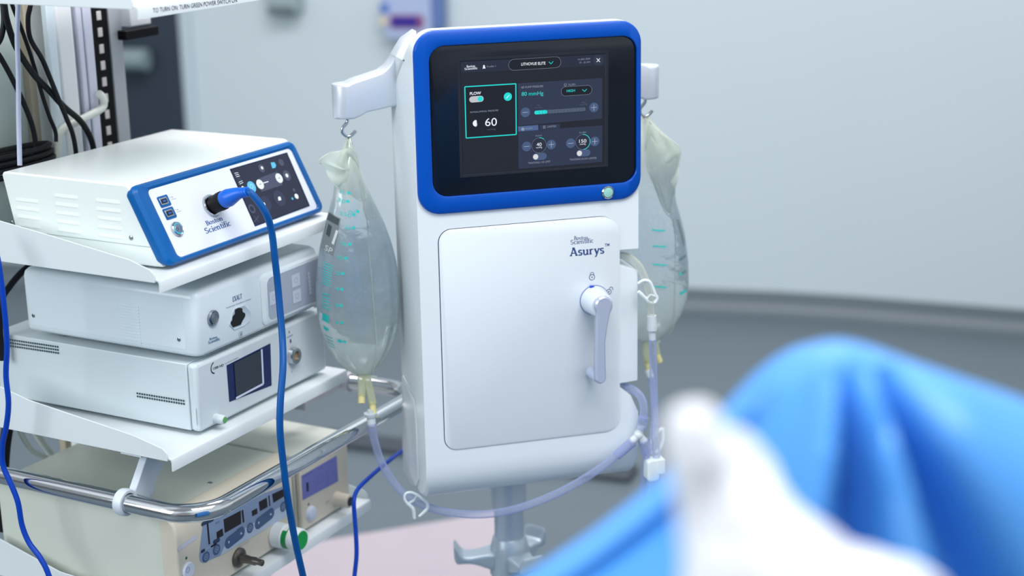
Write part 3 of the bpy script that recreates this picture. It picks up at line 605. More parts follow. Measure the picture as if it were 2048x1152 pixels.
for x, y in ((145, 642), (203, 768)):
    c = G1.px(*Z1(x, y)); mb = MB()
    mb.loft([[G1(a, b, h) for a, b in rrect(c[0]-.0115, c[1]-.0088, c[0]+.0115, c[1]+.0088, .002, 3)] for h in (-.004, .0012)]); us = link('usb_port', mb, teal_blue, fp)
    mb = MB(); mb.loft([[G1(a, b, h) for a, b in rrect(c[0]-.0100, c[1]-.0058, c[0]+.0068, c[1]+.0058, .001, 2)] for h in (.0005, .0024)]); link('port_shell', mb, steel, us, .0004)
    mb = MB(); mb.loft([[G1(a, b, h) for a, b in rrect(c[0]-.0082, c[1]-.0036, c[0]+.0050, c[1]+.0036, .0005, 2)] for h in (.0022, .0026)]); pe = link('port_opening', mb, ink((10, 22, 50)), us)
    mb = MB(); mb.loft([[G1(a, b, h) for a, b in rrect(c[0]-.005, c[1]-.0014, c[0]+.002, c[1]+.0012, .0003, 2)] for h in (.0025, .0030)]); link('port_tongue', mb, ink((40, 90, 160)), us)
c = G1.px(*Z1(280, 935)); o = G1(c[0], c[1], 0)
mb = MB(); mb.lathe(o, G1.n, [(-.001, .0115), (.003, .0115), (.0045, .0100), (.0038, .0090)]); pb = link('power_button', mb, chrome, fp)
mb = MB(); mb.lathe(o+G1.n*.0036, G1.n, [(0, .0090), (.0008, .0088)]); link('light_ring', mb, ink((70, 180, 205), .95), pb)
mb = MB(); mb.lathe(o+G1.n*.0040, G1.n, [(0, .0074), (.0013, .0070)]); link('button_cap', mb, steel, pb)
gp = Gfx(Pl(o+G1.n*.0054, G1.a, G1.b), .0001, Z1); gp.ring((285, 932), .0026, .0008, ink((60, 70, 90)), -230, 50); gp.line([(278, 916), (285, 931)], .0008, ink((60, 70, 90))); gp.done('power_symbol', pb)
c = P1.px(422, 412); o = P1(c[0], c[1], 0); n_ = P1.n
mb = MB(); mb.lathe(o, n_, [(-.001, .0185), (.003, .0185), (.0055, .0172), (.0055, .0150), (.001, .0150)]); link('socket_ring', mb, chrome, fp)
# its plug and cord
cord = thing('connector_cable', 'blue cable plugged into the blue-framed console, hanging down in front of the shelves', 'cable', o+n_*.004, 0)
ax = n_ - np.array([0, 0, .05]); ax /= np.linalg.norm(ax)
mb = MB(); mb.lathe(o+ax*.002, ax, [(0, .0142), (.016, .0142), (.018, .0150), (.026, .0150), (.027, .0140)]); link('collar', mb, black, cord)
pp = [o+ax*.026, o+ax*.040, o+ax*.056, o+ax*.068-np.array([0, 0, .0015]), o+ax*.080-np.array([0, 0, .005])]
mb = MB(); mb.tube(pp, [.0136, .0142, .0105, .0078, .0068], n=20); link('plug_body', mb, mat('plug_blue', (0, 96, 205), .35), cord)
for k in range(5):
    q = o+ax*(.060+k*.0045)-np.array([0, 0, .0006+k*.0009]); mb = MB(); mb.lathe(q, ax, [(0, .0080), (.0008, .0088-.0002*k), (.0020, .0088-.0002*k), (.0028, .0078)], 18); link('strain_relief', mb, mat('plug_blue', (0, 96, 205), .35), cord)
e0 = o+ax*.080-np.array([0, 0, .005])
cp = [e0, o+ax*.090-np.array([0, 0, .012])]+[K.hit(x, y, 1, v) for x, y, v in ((531, 425, -.068), (543, 462, -.070), (549, 510, -.072), (555, 565, -.074), (560, 620, -.080), (565, 680, -.09), (566, 735, -.105), (561, 800, -.112), (560, 860, -.114), (567, 930, -.114), (576, 1000, -.114), (590, 1080, -.112), (606, 1152, -.11), (630, 1260, -.10))]
cp += [cp[-1]*[1, 1, 0]+np.array([.03, -.02, .25]), cp[-1]*[1, 1, 0]+np.array([.05, -.06, .008]), cp[-1]*[1, 1, 0]+np.array([.05, -.20, .008])]
mb = MB(); mb.tube(cp, .0055, n=14); link('cord', mb, cord_blue, cord)
# ------------------------------------------------------------------ second unit
d2 = device('video_processor', 'rounded white unit with keyhole-shaped black port, beneath the blue-framed console', (.21, .17, .963))
def rbox(u0, u1, v0, v1, z0, z1, r, n=4):
    mb = MB(); mb.loft([[K(a, b, z) for a, b in rrect(u0+i, v0+i, u1-i, v1-i, r, n)] for z, i in ((z0, r*.5), (z0+r*.25, r*.12), (z0+r*.6, 0), (z1-r, 0), (z1-r*.45, r*.12), (z1-r*.13, r*.42), (z1, r))]); return mb
link('housing', rbox(.048, .374, -.006, .352, .9725, 1.0785, .013), d2body, d2)
mb = MB(); mb.prism(KS, rrect(.020, .984, .338, 1.060, .003, 3), .0476, .052); link('side_cover', mb, d2body, d2, .0004)
mb = MB(); a0 = K.hit(276, 606, 0, .048)
for k in range(13):
    z = 1.0405-k*.0049; mb.box(K, .0468, .0480, .108, .150, z, z+.0022)
link('side_grille', mb, d2body, d2, .0004, smooth=False)
for x, y in ((67, 631), (358, 679)):
    q = K.hit(x, y, 0, .0476); mb = MB(); mb.lathe(q, -K.u, [(0, .0032), (.0008, .0032), (.0012, .002)], 14); link('screw', mb, steel, d2)
for u, v in ((.08, .04), (.34, .04), (.08, .30), (.34, .30)):
    mb = MB(); mb.lathe(K(u, v, .9632), (0, 0, 1), [(0, .008), (.010, .009)], 14); link('foot', mb, mat('foot_grey', (130, 142, 148), .5), d2)
G2 = Pl(K(0, -.0065, 0), K.u, K.z); Z2 = zc(380, 500, 3.389); 
mb = MB(); c0_ = G2.px(*Z2(450, 330)); mb.loft([[G2(a, b, h) for a, b in rrect(.208+i, .9795+i*.6, .3735-i*.2, 1.0655-i*.6, .012, 5)] for i, h in ((0, -.002), (0, .001), (.006, .004))]); kp = link('control_panel', mb, d2body, d2)
mb = MB(); mb.loft([[G2(a, b, h) for a, b in rrect(.221, .9875, .369, 1.0575, (.010, .004, .004, .012), 5)] for h in (.003, .0046)]); link('membrane', mb, mat('membrane_grey', (160, 170, 186), .4), kp)
g = Gfx(Pl(K(0, -.0113, 0), K.u, K.z), .0001, Z2); bt = ink((190, 200, 214)); bl_ = ink((150, 164, 184))
for x, y in ((568, 322), (717, 205), (724, 312)):
    a = g.P((x, y)); g.raw(rrect(a[0]-.0115, a[1]-.011, a[0]+.0115, a[1]+.011, .0015, 3), bt).up(); g.ring((x, y), .0042, .0008, bl_); g.flush('panel_button', kp)
for k in range(6): g.disc((803+k*2.2, 160+k*26), .0034, bt)
g.done('indicator_column', kp)
g = Gfx(G2, .0003, Z2); nb = ink((20, 92, 140))
g.text('EXALT', (290, 350), (352, 326), (288, 318), nb, fn=slab); g.text('Endoscopic Visualization System', (247, 396), (412, 334), (246, 388), nb)
g.flush('model_lettering', d2); g.text('Boston', (132, 612), (184, 594), (131, 597), nb, fn=slab); g.text('Scientific', (124, 638), (203, 609), (122, 619), nb, fn=slab)
g.flush('brand_lettering', d2); g.line([(333, 560), (354, 552), (355, 586), (334, 594), (333, 560)], .0006, ink((110, 125, 140))); g.poly([(346, 562), (350, 561), (346, 580), (341, 582)], ink((40, 60, 80)))
g.done('port_symbol', d2)
key = [(288, 523), (276, 503), (273, 490), (284, 478), (288, 450), (302, 434), (304, 405), (325, 392), (350, 394), (352, 418), (370, 430), (370, 448), (352, 478), (340, 505)]
G2b = Pl(K(0, -.0072, 0), K.u, K.z)
mb = MB(); hx_ = [(268, 508), (288, 432), (300, 400), (365, 376), (408, 420), (402, 480), (370, 510), (300, 540)]
cc = np.mean([G2.px(*Z2(*p)) for p in hx_], 0)
mb.loft([[G2(*(cc+(G2.px(*Z2(*p))-cc)*k), h) for p in hx_] for k, h in ((1.03, -.001), (1.03, .0009), (.97, .0004))]); po = link('port_recess', mb, mat('recess_white', (188, 204, 214), .3), d2, .0005)
mb = MB(); mb.prism(G2, [tuple(G2.px(*Z2(*p))) for p in key], .0004, .0014); link('port_opening', mb, ink((4, 5, 8)), po, smooth=False)
c = G2.px(*Z2(153, 460)); o = G2(c[0], c[1], 0)
mb = MB(); mb.lathe(o, G2.n, [(-.001, .0125), (.003, .0125), (.004, .0112), (.003, .0098)]); pb = link('power_button', mb, steel, d2)
mb = MB(); mb.lathe(o+G2.n*.002, G2.n, [(0, .0092), (.0028, .0088), (.0032, .007), (.0026, .006), (.003, .0055)]); link('button_cap', mb, mat('btn_grey', (120, 130, 140), .3, metal=.6), pb)
# ------------------------------------------------------------------ third unit
d3 = device('camera_control_unit', 'flat grey-white unit with navy-edged square display, on the middle shelf', (.21, .2, .847))
mb = MB(); fl_ = Pl(K(0, 0, 0), K.u, K.v); mb.prism(fl_, [(.043, .018), (.388, .018), (.388, .386), (.178, .386), (.178, .420), (.043, .420)], .8535, .9625); link('housing', mb, d3body, d3, .0015)
mb = MB(); mb.box(K, .0425, .3885, -.001, .0176, .853, .963); fc = link('front_bezel', mb, d3body, d3, .006, seg=3)
g = Gfx(Pl(K(.0425, 0, 0), -K.v, K.z), .0006); hol = ink((36, 62, 72)); 
for (xa, ya, xb, yb, nc, dx, dy, nr) in ((8, 677.5, 115.5, 693.5, 25, .6, 6.2, 3), (275, 786.5, 367.5, 801.5, 20, .6, 6.2, 2)):
    for j in range(nr):
        for k in range(nc): t = k/(nc-1); g.disc((xa+(xb-xa)*t+j*dx, ya+(yb-ya)*t+j*dy), .0017, hol)
    g.flush('vent_holes', d3)
g.line([(392.5, 817), (395, 850)], .0006, hol); g.done('cap_seam', d3)
for u, v in ((.08, .04), (.35, .04), (.08, .38), (.35, .38)):
    mb = MB(); mb.lathe(K(u, v, .8468), (0, 0, 1), [(0, .010), (.007, .011)], 14); link('foot', mb, mat('foot_grey', (130, 142, 148), .5), d3)
G3 = Pl(K(0, -.0012, 0), K.u, K.z); g = Gfx(G3, .0003, Z2); nv = ink((10, 30, 84))
dq = [(247, 782), (544, 632), (553, 918), (266, 1030)]; g.poly(dq, nv).up(); g.done('display_surround', d3)
mb = MB(); pq = [(295, 768), (474, 680), (488, 905), (310, 1003)]
mb.loft([[G3(*G3.px(*Z2(*p)), h) for p in pq] for h in (.0004, .0016)]); lc = link('display', mb, mat('lcd_dark', (40, 50, 64), .25), d3, smooth=False)
g = Gfx(G3, .0018, Z2); g.line([(480, 672), (491, 908)], .0042, ink((205, 215, 235))); g.line([(491, 906), (306, 1004)], .0036, ink((205, 215, 235))); g.done('display_edge', lc)
g = Gfx(G3, .0003, Z2); g.text('1288 HD', (155, 812), (228, 786), (155, 796), ink((16, 30, 60)), .01); c_ = g.P((163, 797)); g.ring((166, 797), .0088, .0018, ink((16, 30, 60)), 100, 265)
g.text('3-CHIP HD CAMERA', (235, 776), (327, 732), (235, 768), ink((90, 105, 125))); g.flush('model_lettering', d3); g.line([(656, 594), (697, 574)], .0016, ink((130, 144, 158))); g.poly([(678, 603), (684, 602), (687, 618), (682, 634), (676, 620)], ink((60, 76, 96))); g.disc((672, 556), .0022, ink((140, 152, 162))); g.flush('socket_marking', d3); g.disc((689, 825), .0014, ink((140, 152, 162)))
g.done('indicator_dot', d3)
c = G3.px(*Z2(694, 715)); o = G3(c[0], c[1], 0)
mb = MB(); mb.lathe(o, G3.n, [(-.001, .0155), (.003, .0150), (.009, .0135), (.009, .0085), (.004, .0085)]); sk = link('socket', mb, chrome, d3)
mb = MB(); mb.lathe(o+G3.n*.003, G3.n, [(0, .0085), (.002, .0085)]); link('socket_insert', mb, mat('insert_tan', (150, 130, 105), .4), sk)
c = G3.px(*Z2(185, 1135)); o = G3(c[0], c[1], -.002)
mb = MB(); mb.lathe(o-G3.a*.004, G3.n, [(0, .0078), (.018, .0072), (.020, .006)]); pb = link('power_knob', mb, d3body, d3)
mb = MB(); mb.lathe(o-G3.a*.004+G3.n*.0202, G3.n, [(0, .0048), (.0005, .0048), (.0005, .0034)]); link('green_ring', mb, ink((90, 170, 90)), pb)
# ------------------------------------------------------------------ lower pair of cream units
d4 = device('light_source', 'large cream unit with blue-grey control panel on the lowest shelf, behind the chrome rail', (.12, .2, .5825))
mb = MB(); mb.box(K, -.0295, .268, .028, .372, .590, .7345); link('housing', mb, cream, d4, .002)
mb = MB(); mb.loft(prof(-.032, .2705, [(.032, .588), (.032, .7365), (.022, .7365), (.012, .733), (.004, .726), (-.0005, .715), (-.0015, .700), (-.0015, .640), (.0, .588)])); fc4 = link('front_bezel', mb, cream2, d4, .004, seg=3)
for u, v in ((0, .04), (.24, .04), (0, .34), (.24, .34)):
    mb = MB(); mb.lathe(K(u, v, .5822), (0, 0, 1), [(0, .010), (.0085, .011)], 14); link('foot', mb, mat('foot_grey', (130, 142, 148), .5), d4)
q = K.hit(420, 966, 2, .7345); mb = MB(); mb.lathe(q, (0, 0, 1), [(0, .0042), (.0012, .0038), (.0018, .002)], 14); link('top_screw', mb, steel, d4)
G4 = Pl(K(0, -.0017, 0), K.u, K.z); Z4 = zc(400, 840, 3.692); Z4b = zc(340, 1000, 7.58)
pan, dark_, bbt, lpan = ink((130, 150, 180)), ink((24, 18, 24)), ink((66, 92, 130)), ink((178, 192, 212))
g = Gfx(G4, .0002, Z4)
g.poly([(28, 700), (-6, 1000), (0, 1040), (20, 1055), (150, 1000), (640, 712), (640, 480)], pan).up()
g.poly([(180, 930), (200, 870), (330, 800), (640, 610), (640, 712), (150, 1000)], lpan).up()
for q in ([(172, 735), (300, 668), (303, 765), (182, 835)], [(120, 828), (165, 800), (172, 852), (124, 878)], [(305, 668), (318, 662), (327, 752), (314, 760)], [(380, 672), (420, 650), (424, 690), (384, 712)], [(432, 605), (492, 572), (498, 640), (440, 674)], [(502, 560), (512, 555), (519, 632), (510, 638)], [(530, 548), (620, 505), (626, 560), (540, 612)], [(48, 768), (60, 760), (74, 915), (62, 920)], [(78, 930), (122, 905), (124, 918), (80, 943)]): g.poly(q, dark_)
g.pill((18, 768), (92, 735), .0030, ink((40, 56, 86))).pill((12, 972), (30, 960), .0025, ink((30, 44, 70))).pill((105, 900), (136, 886), .0035, ink((40, 56, 86)))
g.text('AUTO', (28, 966), (72, 943), (28, 952), ink((190, 200, 220)))
for a, b in (((210, 905), (302, 833)), ((430, 762), (520, 692))):
    g.pill(a, b, .0100, bbt).up(); g.poly([(a[0]-5, a[1]-8), (a[0]+8, a[1]-14), (a[0]+2, a[1]+10)], ink((200, 212, 230))); g.poly([(b[0]-6, b[1]+14), (b[0]-2, b[1]-8), (b[0]+9, b[1]+5)], ink((200, 212, 230)))
for p in ((368, 796), (612, 640), (42, 1010), (120, 955)): g.disc(p, .0088, bbt).up().ring(p, .0045, .0008, ink((160, 176, 200))).disc(p, .0022, ink((120, 140, 170)))
g.text('EXPOSURE', (265, 812), (315, 785), (265, 805), ink((60, 76, 110))); g.text('INTENSITY', (450, 672), (500, 645), (450, 664), ink((60, 76, 110))); g.text('LIGHT GUIDE', (270, 950), (358, 898), (270, 943), ink((110, 120, 150)))
g.text('MODE', (112, 768), (140, 752), (112, 756), ink((50, 66, 96)))
g.done('control_panel', fc4)
g = Gfx(G4, .0002, Z4b); g.poly([(118, 715), (400, 520), (405, 590), (125, 785)], ink((196, 198, 214))); g.disc((247, 880), .0024, ink((40, 100, 70))); g.done('name_strip', fc4)
c = G4.px(*Z4b(268, 1065)); o = G4(c[0], c[1], 0)
mb = MB(); mb.lathe(o, G4.n, [(-.001, .0135), (.002, .0135), (.004, .012)]); pb = link('power_button', mb, mat('btn_white', (206, 214, 230), .3), d4)
g = Gfx(Pl(o+G4.n*.0041, G4.a, G4.b), .0001, Z4b); g.ring((272, 1060), .0042, .0007, ink((80, 110, 160))); g.line([(271, 1045), (273, 1068)], .0007, ink((80, 110, 160))); g.done('power_symbol', pb)
c = G4.px(*Z4(565, 845)); o = G4(c[0], c[1], 0); axn = G4.n
mb = MB(); mb.lathe(o, axn, [(0, .0215), (.020, .0215), (.022, .0195), (.050, .0190), (.052, .0175)]); lk = link('light_port', mb, mat('port_white', (222, 230, 230), .3), d4)
mb = MB(); mb.lathe(o+axn*.052, axn, [(0, .0158), (.001, .0155)]); link('green_face', mb, ink((0, 150, 70)), lk)
mb = MB(); mb.lathe(o+axn*.030, axn, [(0, .0196), (.0015, .0196)], 28); vs = mb.v; mb.loft([[o+axn*h+r*(math.cos(t)*K.z-math.sin(t)*K.u) for t in np.linspace(.6, 2.4, 10)] for h, r in ((.022, .0199), (.032, .0197))], False, False); link('green_mark', mb, ink((0, 140, 70)), lk, recalc=False)
c = G4.px(*Z4(285, 1015)); o = G4(c[0], c[1], 0)
mb = MB(); mb.lathe(o, axn, [(0, .0165), (.003, .0165), (.005, .014), (.006, .008), (.026, .0065), (.034, .0072), (.038, .005), (.048, .0055), (.049, .004)]); link('air_nozzle', mb, mat('nozzle_metal', (110, 105, 100), .3, metal=.9), d4)
d5 = device('water_pump', 'small cream box with lilac label panel, beside the large cream unit on the lowest shelf', (.37, .15, .5825))
mb = MB(); mb.box(K, .2955, .437, .012, .33, .588, .7225); link('housing', mb, cream, d5, .004, seg=3)
mb = MB(); mb.box(K, .294, .4385, -.001, .0118, .5865, .724); f5 = link('front_bezel', mb, cream2, d5, .004, seg=3)
for u, v in ((.315, .03), (.42, .03), (.315, .30), (.42, .30)):
    mb = MB(); mb.lathe(K(u, v, .5822), (0, 0, 1), [(0, .008), (.0065, .009)], 14); link('foot', mb, mat('foot_grey', (130, 142, 148), .5), d5)
g = Gfx(Pl(K(0, -.0012, 0), K.u, K.z), .0002, Z4); lil = ink((112, 116, 182))
g.poly([(748, 412), (1008, 262), (1020, 452), (758, 592)], lil).up(); g.poly([(783, 465), (800, 458), (802, 525), (786, 532)], ink((24, 28, 60))); g.line([(845, 362), (852, 540)], .0005, ink((90, 96, 166))); g.line([(930, 312), (940, 495)], .0005, ink((90, 96, 166)))
g.text('IRRIGATION', (762, 425), (830, 388), (760, 415), ink((70, 76, 140))); g.text('FLOW', (868, 372), (905, 352), (868, 362), ink((70, 76, 140))); g.ring((885, 430), .0085, .0007, ink((80, 86, 150))); g.text('ON', (958, 320), (985, 306), (958, 311), ink((70, 76, 140)))
g.disc((802, 622), .0028, ink((130, 120, 110))); g.text('POWER', (925, 620), (950, 605), (925, 608), ink((120, 120, 130))); g.done('label_panel', f5)
for p, r, d_, m_ in (((818, 688), .0120, .006, mat('btn_lilac', (200, 208, 224), .3)), ((1010, 582), .0125, .028, cream2)):
    c = G4.px(*Z4(*p)); o = K(0, -.001, 0)+K.u*(c[0])+K.z*c[1]; mb = MB(); mb.lathe(o, axn, [(0, r*1.1), (.002, r*1.1), (.003, r), (d_, r*.95), (d_+.001, r*.8)]); k5 = link('knob', mb, m_, d5)
    if r > .0122: mb = MB(); mb.lathe(o+axn*(d_+.001), axn, [(0, .0085), (.0005, .0085)]); link('knob_opening', mb, ink((40, 44, 48)), k5)
# ------------------------------------------------------------------ fluid bags
def bag_mat():
    m = D.materials.new('bag_film'); m.use_nodes = True; n = m.node_tree; L = n.links; b = n.nodes['Principled BSDF']; out = n.nodes['Material Output']
    b.inputs['Base Color'].default_value = (.97, 1, 1, 1); b.inputs['Transmission Weight'].default_value = 1; b.inputs['IOR'].default_value = 1.16; b.inputs['Roughness'].default_value = .04
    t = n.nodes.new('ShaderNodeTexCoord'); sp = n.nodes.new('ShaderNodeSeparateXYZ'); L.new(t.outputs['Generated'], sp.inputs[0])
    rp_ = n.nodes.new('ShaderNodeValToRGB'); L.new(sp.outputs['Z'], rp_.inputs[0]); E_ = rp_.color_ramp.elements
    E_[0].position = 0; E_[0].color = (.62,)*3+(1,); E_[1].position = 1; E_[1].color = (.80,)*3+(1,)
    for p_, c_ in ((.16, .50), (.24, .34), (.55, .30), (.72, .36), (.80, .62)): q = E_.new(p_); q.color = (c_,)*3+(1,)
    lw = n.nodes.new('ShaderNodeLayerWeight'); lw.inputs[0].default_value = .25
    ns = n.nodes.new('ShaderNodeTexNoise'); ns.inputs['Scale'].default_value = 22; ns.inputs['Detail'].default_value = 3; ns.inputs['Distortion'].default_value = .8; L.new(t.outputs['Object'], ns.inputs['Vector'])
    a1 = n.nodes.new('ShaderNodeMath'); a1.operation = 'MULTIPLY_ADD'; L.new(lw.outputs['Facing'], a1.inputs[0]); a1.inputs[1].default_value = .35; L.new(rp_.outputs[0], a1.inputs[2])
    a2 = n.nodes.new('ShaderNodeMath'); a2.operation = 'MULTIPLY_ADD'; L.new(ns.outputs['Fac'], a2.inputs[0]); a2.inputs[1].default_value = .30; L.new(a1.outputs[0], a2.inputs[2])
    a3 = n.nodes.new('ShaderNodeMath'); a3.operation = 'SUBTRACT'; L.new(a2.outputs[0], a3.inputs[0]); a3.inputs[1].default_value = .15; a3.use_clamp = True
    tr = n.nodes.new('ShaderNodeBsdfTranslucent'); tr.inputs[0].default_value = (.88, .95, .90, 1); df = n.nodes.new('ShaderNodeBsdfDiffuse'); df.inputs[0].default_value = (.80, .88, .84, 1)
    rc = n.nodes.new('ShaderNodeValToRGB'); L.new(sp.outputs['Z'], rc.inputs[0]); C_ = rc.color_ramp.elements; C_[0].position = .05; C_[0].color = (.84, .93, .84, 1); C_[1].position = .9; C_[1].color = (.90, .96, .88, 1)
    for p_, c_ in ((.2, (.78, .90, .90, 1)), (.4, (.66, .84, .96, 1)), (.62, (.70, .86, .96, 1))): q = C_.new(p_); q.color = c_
    L.new(rc.outputs[0], tr.inputs[0]); L.new(rc.outputs[0], df.inputs[0])
    gl = n.nodes.new('ShaderNodeBsdfGlossy'); gl.inputs['Roughness'].default_value = .12; m0 = n.nodes.new('ShaderNodeMixShader'); m0.inputs[0].default_value = .5; L.new(tr.outputs[0], m0.inputs[1]); L.new(df.outputs[0], m0.inputs[2])
    m1 = n.nodes.new('ShaderNodeMixShader'); m1.inputs[0].default_value = .18; L.new(m0.outputs[0], m1.inputs[1]); L.new(gl.outputs[0], m1.inputs[2])
    mx = n.nodes.new('ShaderNodeMixShader'); L.new(a3.outputs[0], mx.inputs[0]); L.new(b.outputs[0], mx.inputs[1]); L.new(m1.outputs[0], mx.inputs[2]); L.new(mx.outputs[0], out.inputs[0])
    bp = n.nodes.new('ShaderNodeBump'); bp.inputs['Strength'].default_value = .35; bp.inputs['Distance'].default_value = .004; L.new(ns.outputs['Fac'], bp.inputs['Height'])
    for x in (b, tr, df, gl): L.new(bp.outputs[0], x.inputs['Normal'])
    return m
bagm = bag_mat()
def film_mat(name, col, mixf):
    m = D.materials.new(name); m.use_nodes = True; n = m.node_tree; L = n.links; b = n.nodes['Principled BSDF']
    b.inputs['Base Color'].default_value = lin(col); b.inputs['Roughness'].default_value = .22; tr = n.nodes.new('ShaderNodeBsdfTransparent'); tl = n.nodes.new('ShaderNodeBsdfTranslucent'); tl.inputs[0].default_value = lin(col)
    m1 = n.nodes.new('ShaderNodeMixShader'); m1.inputs[0].default_value = .35; L.new(b.outputs[0], m1.inputs[1]); L.new(tl.outputs[0], m1.inputs[2])
    m2 = n.nodes.new('ShaderNodeMixShader'); lw = n.nodes.new('ShaderNodeLayerWeight'); lw.inputs[0].default_value = .35
    ad = n.nodes.new('ShaderNodeMath'); ad.operation = 'ADD'; ad.use_clamp = True; L.new(lw.outputs['Facing'], ad.inputs[0]); ad.inputs[1].default_value = mixf
    L.new(ad.outputs[0], m2.inputs[0]); L.new(tr.outputs[0], m2.inputs[1]); L.new(m1.outputs[0], m2.inputs[2]); L.new(m2.outputs[0], n.nodes['Material Output'].inputs[0]); return m
crump = film_mat('crumpled_film', (228, 238, 228), .34)
seamm = film_mat('seam_film', (226, 236, 226), .40)
tubem = film_mat('lavender_tube', (182, 194, 232), .26)
cleart = film_mat('clear_tube', (220, 224, 212), .2)
conn = mat('connector_white', (222, 232, 236), .3, trans=.15)
clampw = mat('clamp_white', (226, 236, 240), .32)
yel = mat('port_yellow', (222, 214, 150), .4)
portm = film_mat('port_film', (214, 220, 190), .5)
inkteal = mat('ink_teal', (40, 196, 190), .5, var=0); inkgrey = mat('ink_label', (118, 128, 130), .5, var=0); inkdark = mat('ink_label_dark', (62, 72, 78), .5, var=0); inkpale = mat('ink_label_pale', (205, 214, 214), .5, var=0)
def make_bag(name, label, vb, rows, hook, seam, seed, ports, flap):
    rnd = random.Random(seed); BP = Pl(M(0, vb, 0), M.u, M.z)
    R = []
    for y, xl, xr, t in rows:
        a = BP.px(xl, y); b = BP.px(xr, y); R.append(((a[0]+b[0])/2, (b[0]-a[0])/2, (a[1]+b[1])/2, t, y, xl, xr))
    Rr = np.array(R); ys = Rr[:, 4]; yy = np.linspace(ys[0], ys[-1], 46); f = lambda k, y: np.interp(y, ys, Rr[:, k])
    def sm(k): # smooth row values a little
        a = f(k, yy); return np.r_[a[0], (a[:-2]+2*a[1:-1]+a[2:])/4, a[-1]]
    cu_, hw, zz, th = sm(0), sm(1), sm(2), sm(3)
    top = min(zz[0], hook[2]); bot = zz[-1]
    t_ = thing(name, label, 'fluid bag', M(cu_[-1], vb, bot), M.rot, 'fluid bags hanging from the pump arms')
    mb = MB(); rings = []; N = 56; ph = [rnd.random()*6.28 for _ in range(4)]
    for i in range(len(yy)):
        k = i/(len(yy)-1); wr = .0042*max(0, 1-k*2.1)+.0006; ring = []
        for j in range(N):
            a = 2*PI*j/N; ca, sa = math.cos(a), math.sin(a)
            d = 1+ (wr/max(th[i], .004))*.5*(math.sin(5*a+ph[0]+k*5)+.7*math.sin(9*a+ph[1]-k*9)+.4*math.sin(3*a+ph[2]+k*23))
            ring.append(M(cu_[i]+hw[i]*np.sign(ca)*abs(ca)**.85, vb+th[i]*d*sa*(1 if abs(sa) > .001 else 0), zz[i]+.002*math.sin(3*a+k*9+ph[3])*max(0, 1-2*k)))
        rings.append(ring)
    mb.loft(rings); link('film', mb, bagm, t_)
    def bpnt(x, y, off=.0012):
        q = BP.px(x, y); c, h, t = f(0, y), f(1, y), f(3, y); xx = max(-.97, min(.97, (q[0]-c)/h)); d = t*math.sqrt(1-xx*xx)*1.02
        return M(q[0], vb, q[1]) - M.v*(d+off) + M.z*(-d*.28)
    mb = MB(); sp = [bpnt(x, y, .0004) for x, y in seam]; mb.tube(sp, .0016, n=8, flat=.6); link('seam', mb, seamm, t_)
    # hanging strip and the crumpled empty header above the fluid
    mb = MB(); a = np.array(hook)+np.array([0, 0, -.002]); b = M(cu_[0], vb, zz[0]-.01)
    mb.tube([a+M.v*.004+M.z*.003, a-M.z*.004, (a+b)/2, b], [.0022, .0030, .0050, .0075], n=10, flat=.5); link('hanging_strip', mb, seamm, t_)
    for fi, (c0, pts) in enumerate(flap):
        mb = MB(); P = [np.array(BP.px(*p)) for p in pts]; cc_ = np.array(BP.px(*c0)); n_ = len(P); rr = []
        for k in np.linspace(1, .0, 7):
            rr.append([M(*(cc_+(p-cc_)*k)[[0]], 0, 0)*0+M((cc_+(p-cc_)*k)[0], vb-.010+.008*math.sin(i*1.9+fi+k*5)*k-.006*(1-k), (cc_+(p-cc_)*k)[1]) for i, p in enumerate(P)])
        vs = [p for r in rr[:-1] for p in r]+[rr[-1][0]]; fs = [(k*n_+i, k*n_+(i+1) % n_, (k+1)*n_+(i+1) % n_, (k+1)*n_+i) for k in range(5) for i in range(n_)]+[(5*n_+i, 5*n_+(i+1) % n_, 6*n_) for i in range(n_)]
        mb.add(vs, fs); o = link('crumpled_header', mb, crump, t_, recalc=False, sub=2); s_ = o.modifiers.new('thick', 'SOLIDIFY'); s_.thickness = .0008
        mb = MB(); mb.tube([M(p[0], vb-.010+.008*math.sin(i*1.9+fi+5), p[1]) for i, p in enumerate(P)]+[M(P[0][0], vb-.010+.008*math.sin(fi+5), P[0][1])], .0009, n=6, smooth=4); link('header_edge', mb, seamm, t_)
    for nm, m_, pts, r, fl in ports:
        mb = MB(); mb.tube([M(*BP.px(x, y)[[0]], 0, 0)*0+M(BP.px(x, y)[0], vb-.004-max(0, y-750)*.0004, BP.px(x, y)[1]) for x, y in pts], r, n=14, smooth=3, flat=fl); link(nm, mb, m_, t_)
    return t_, bpnt, f
rowsL = [(277, 693, 702, .002), (292, 688, 706, .006), (320, 674, 714, .011), (350, 669, 725, .015), (380, 668, 738, .019), (410, 660, 751, .023), (450, 648, 769, .028), (490, 639, 783, .032), (530, 634, 793, .035), (570, 631, 798, .038),
         (610, 633, 800, .039), (650, 639, 799, .038), (690, 655, 788, .033), (715, 672, 775, .026), (735, 692, 759, .017), (746, 706, 747, .009), (751, 716, 740, .005)]
flapL = [((690, 335), [(692, 288), (684, 300), (660, 304), (640, 312), (635, 322), (648, 332), (656, 352), (672, 372), (690, 380), (716, 398), (728, 392), (722, 365), (716, 330), (708, 300)])]
portsL = [('neck_collar', seamm, [(711, 748), (728, 751), (752, 753)], [.004, .006, .0035], .7), ('port', portm, [(722, 750), (721, 770), (719, 786)], .0068, 1), ('port_cap', yel, [(719, 783), (718, 798)], .0060, 1),
          ('port', portm, [(731, 750), (736, 775), (740, 800)], .0070, 1), ('port_tip', yel, [(739, 795), (741, 823)], .0056, 1)]
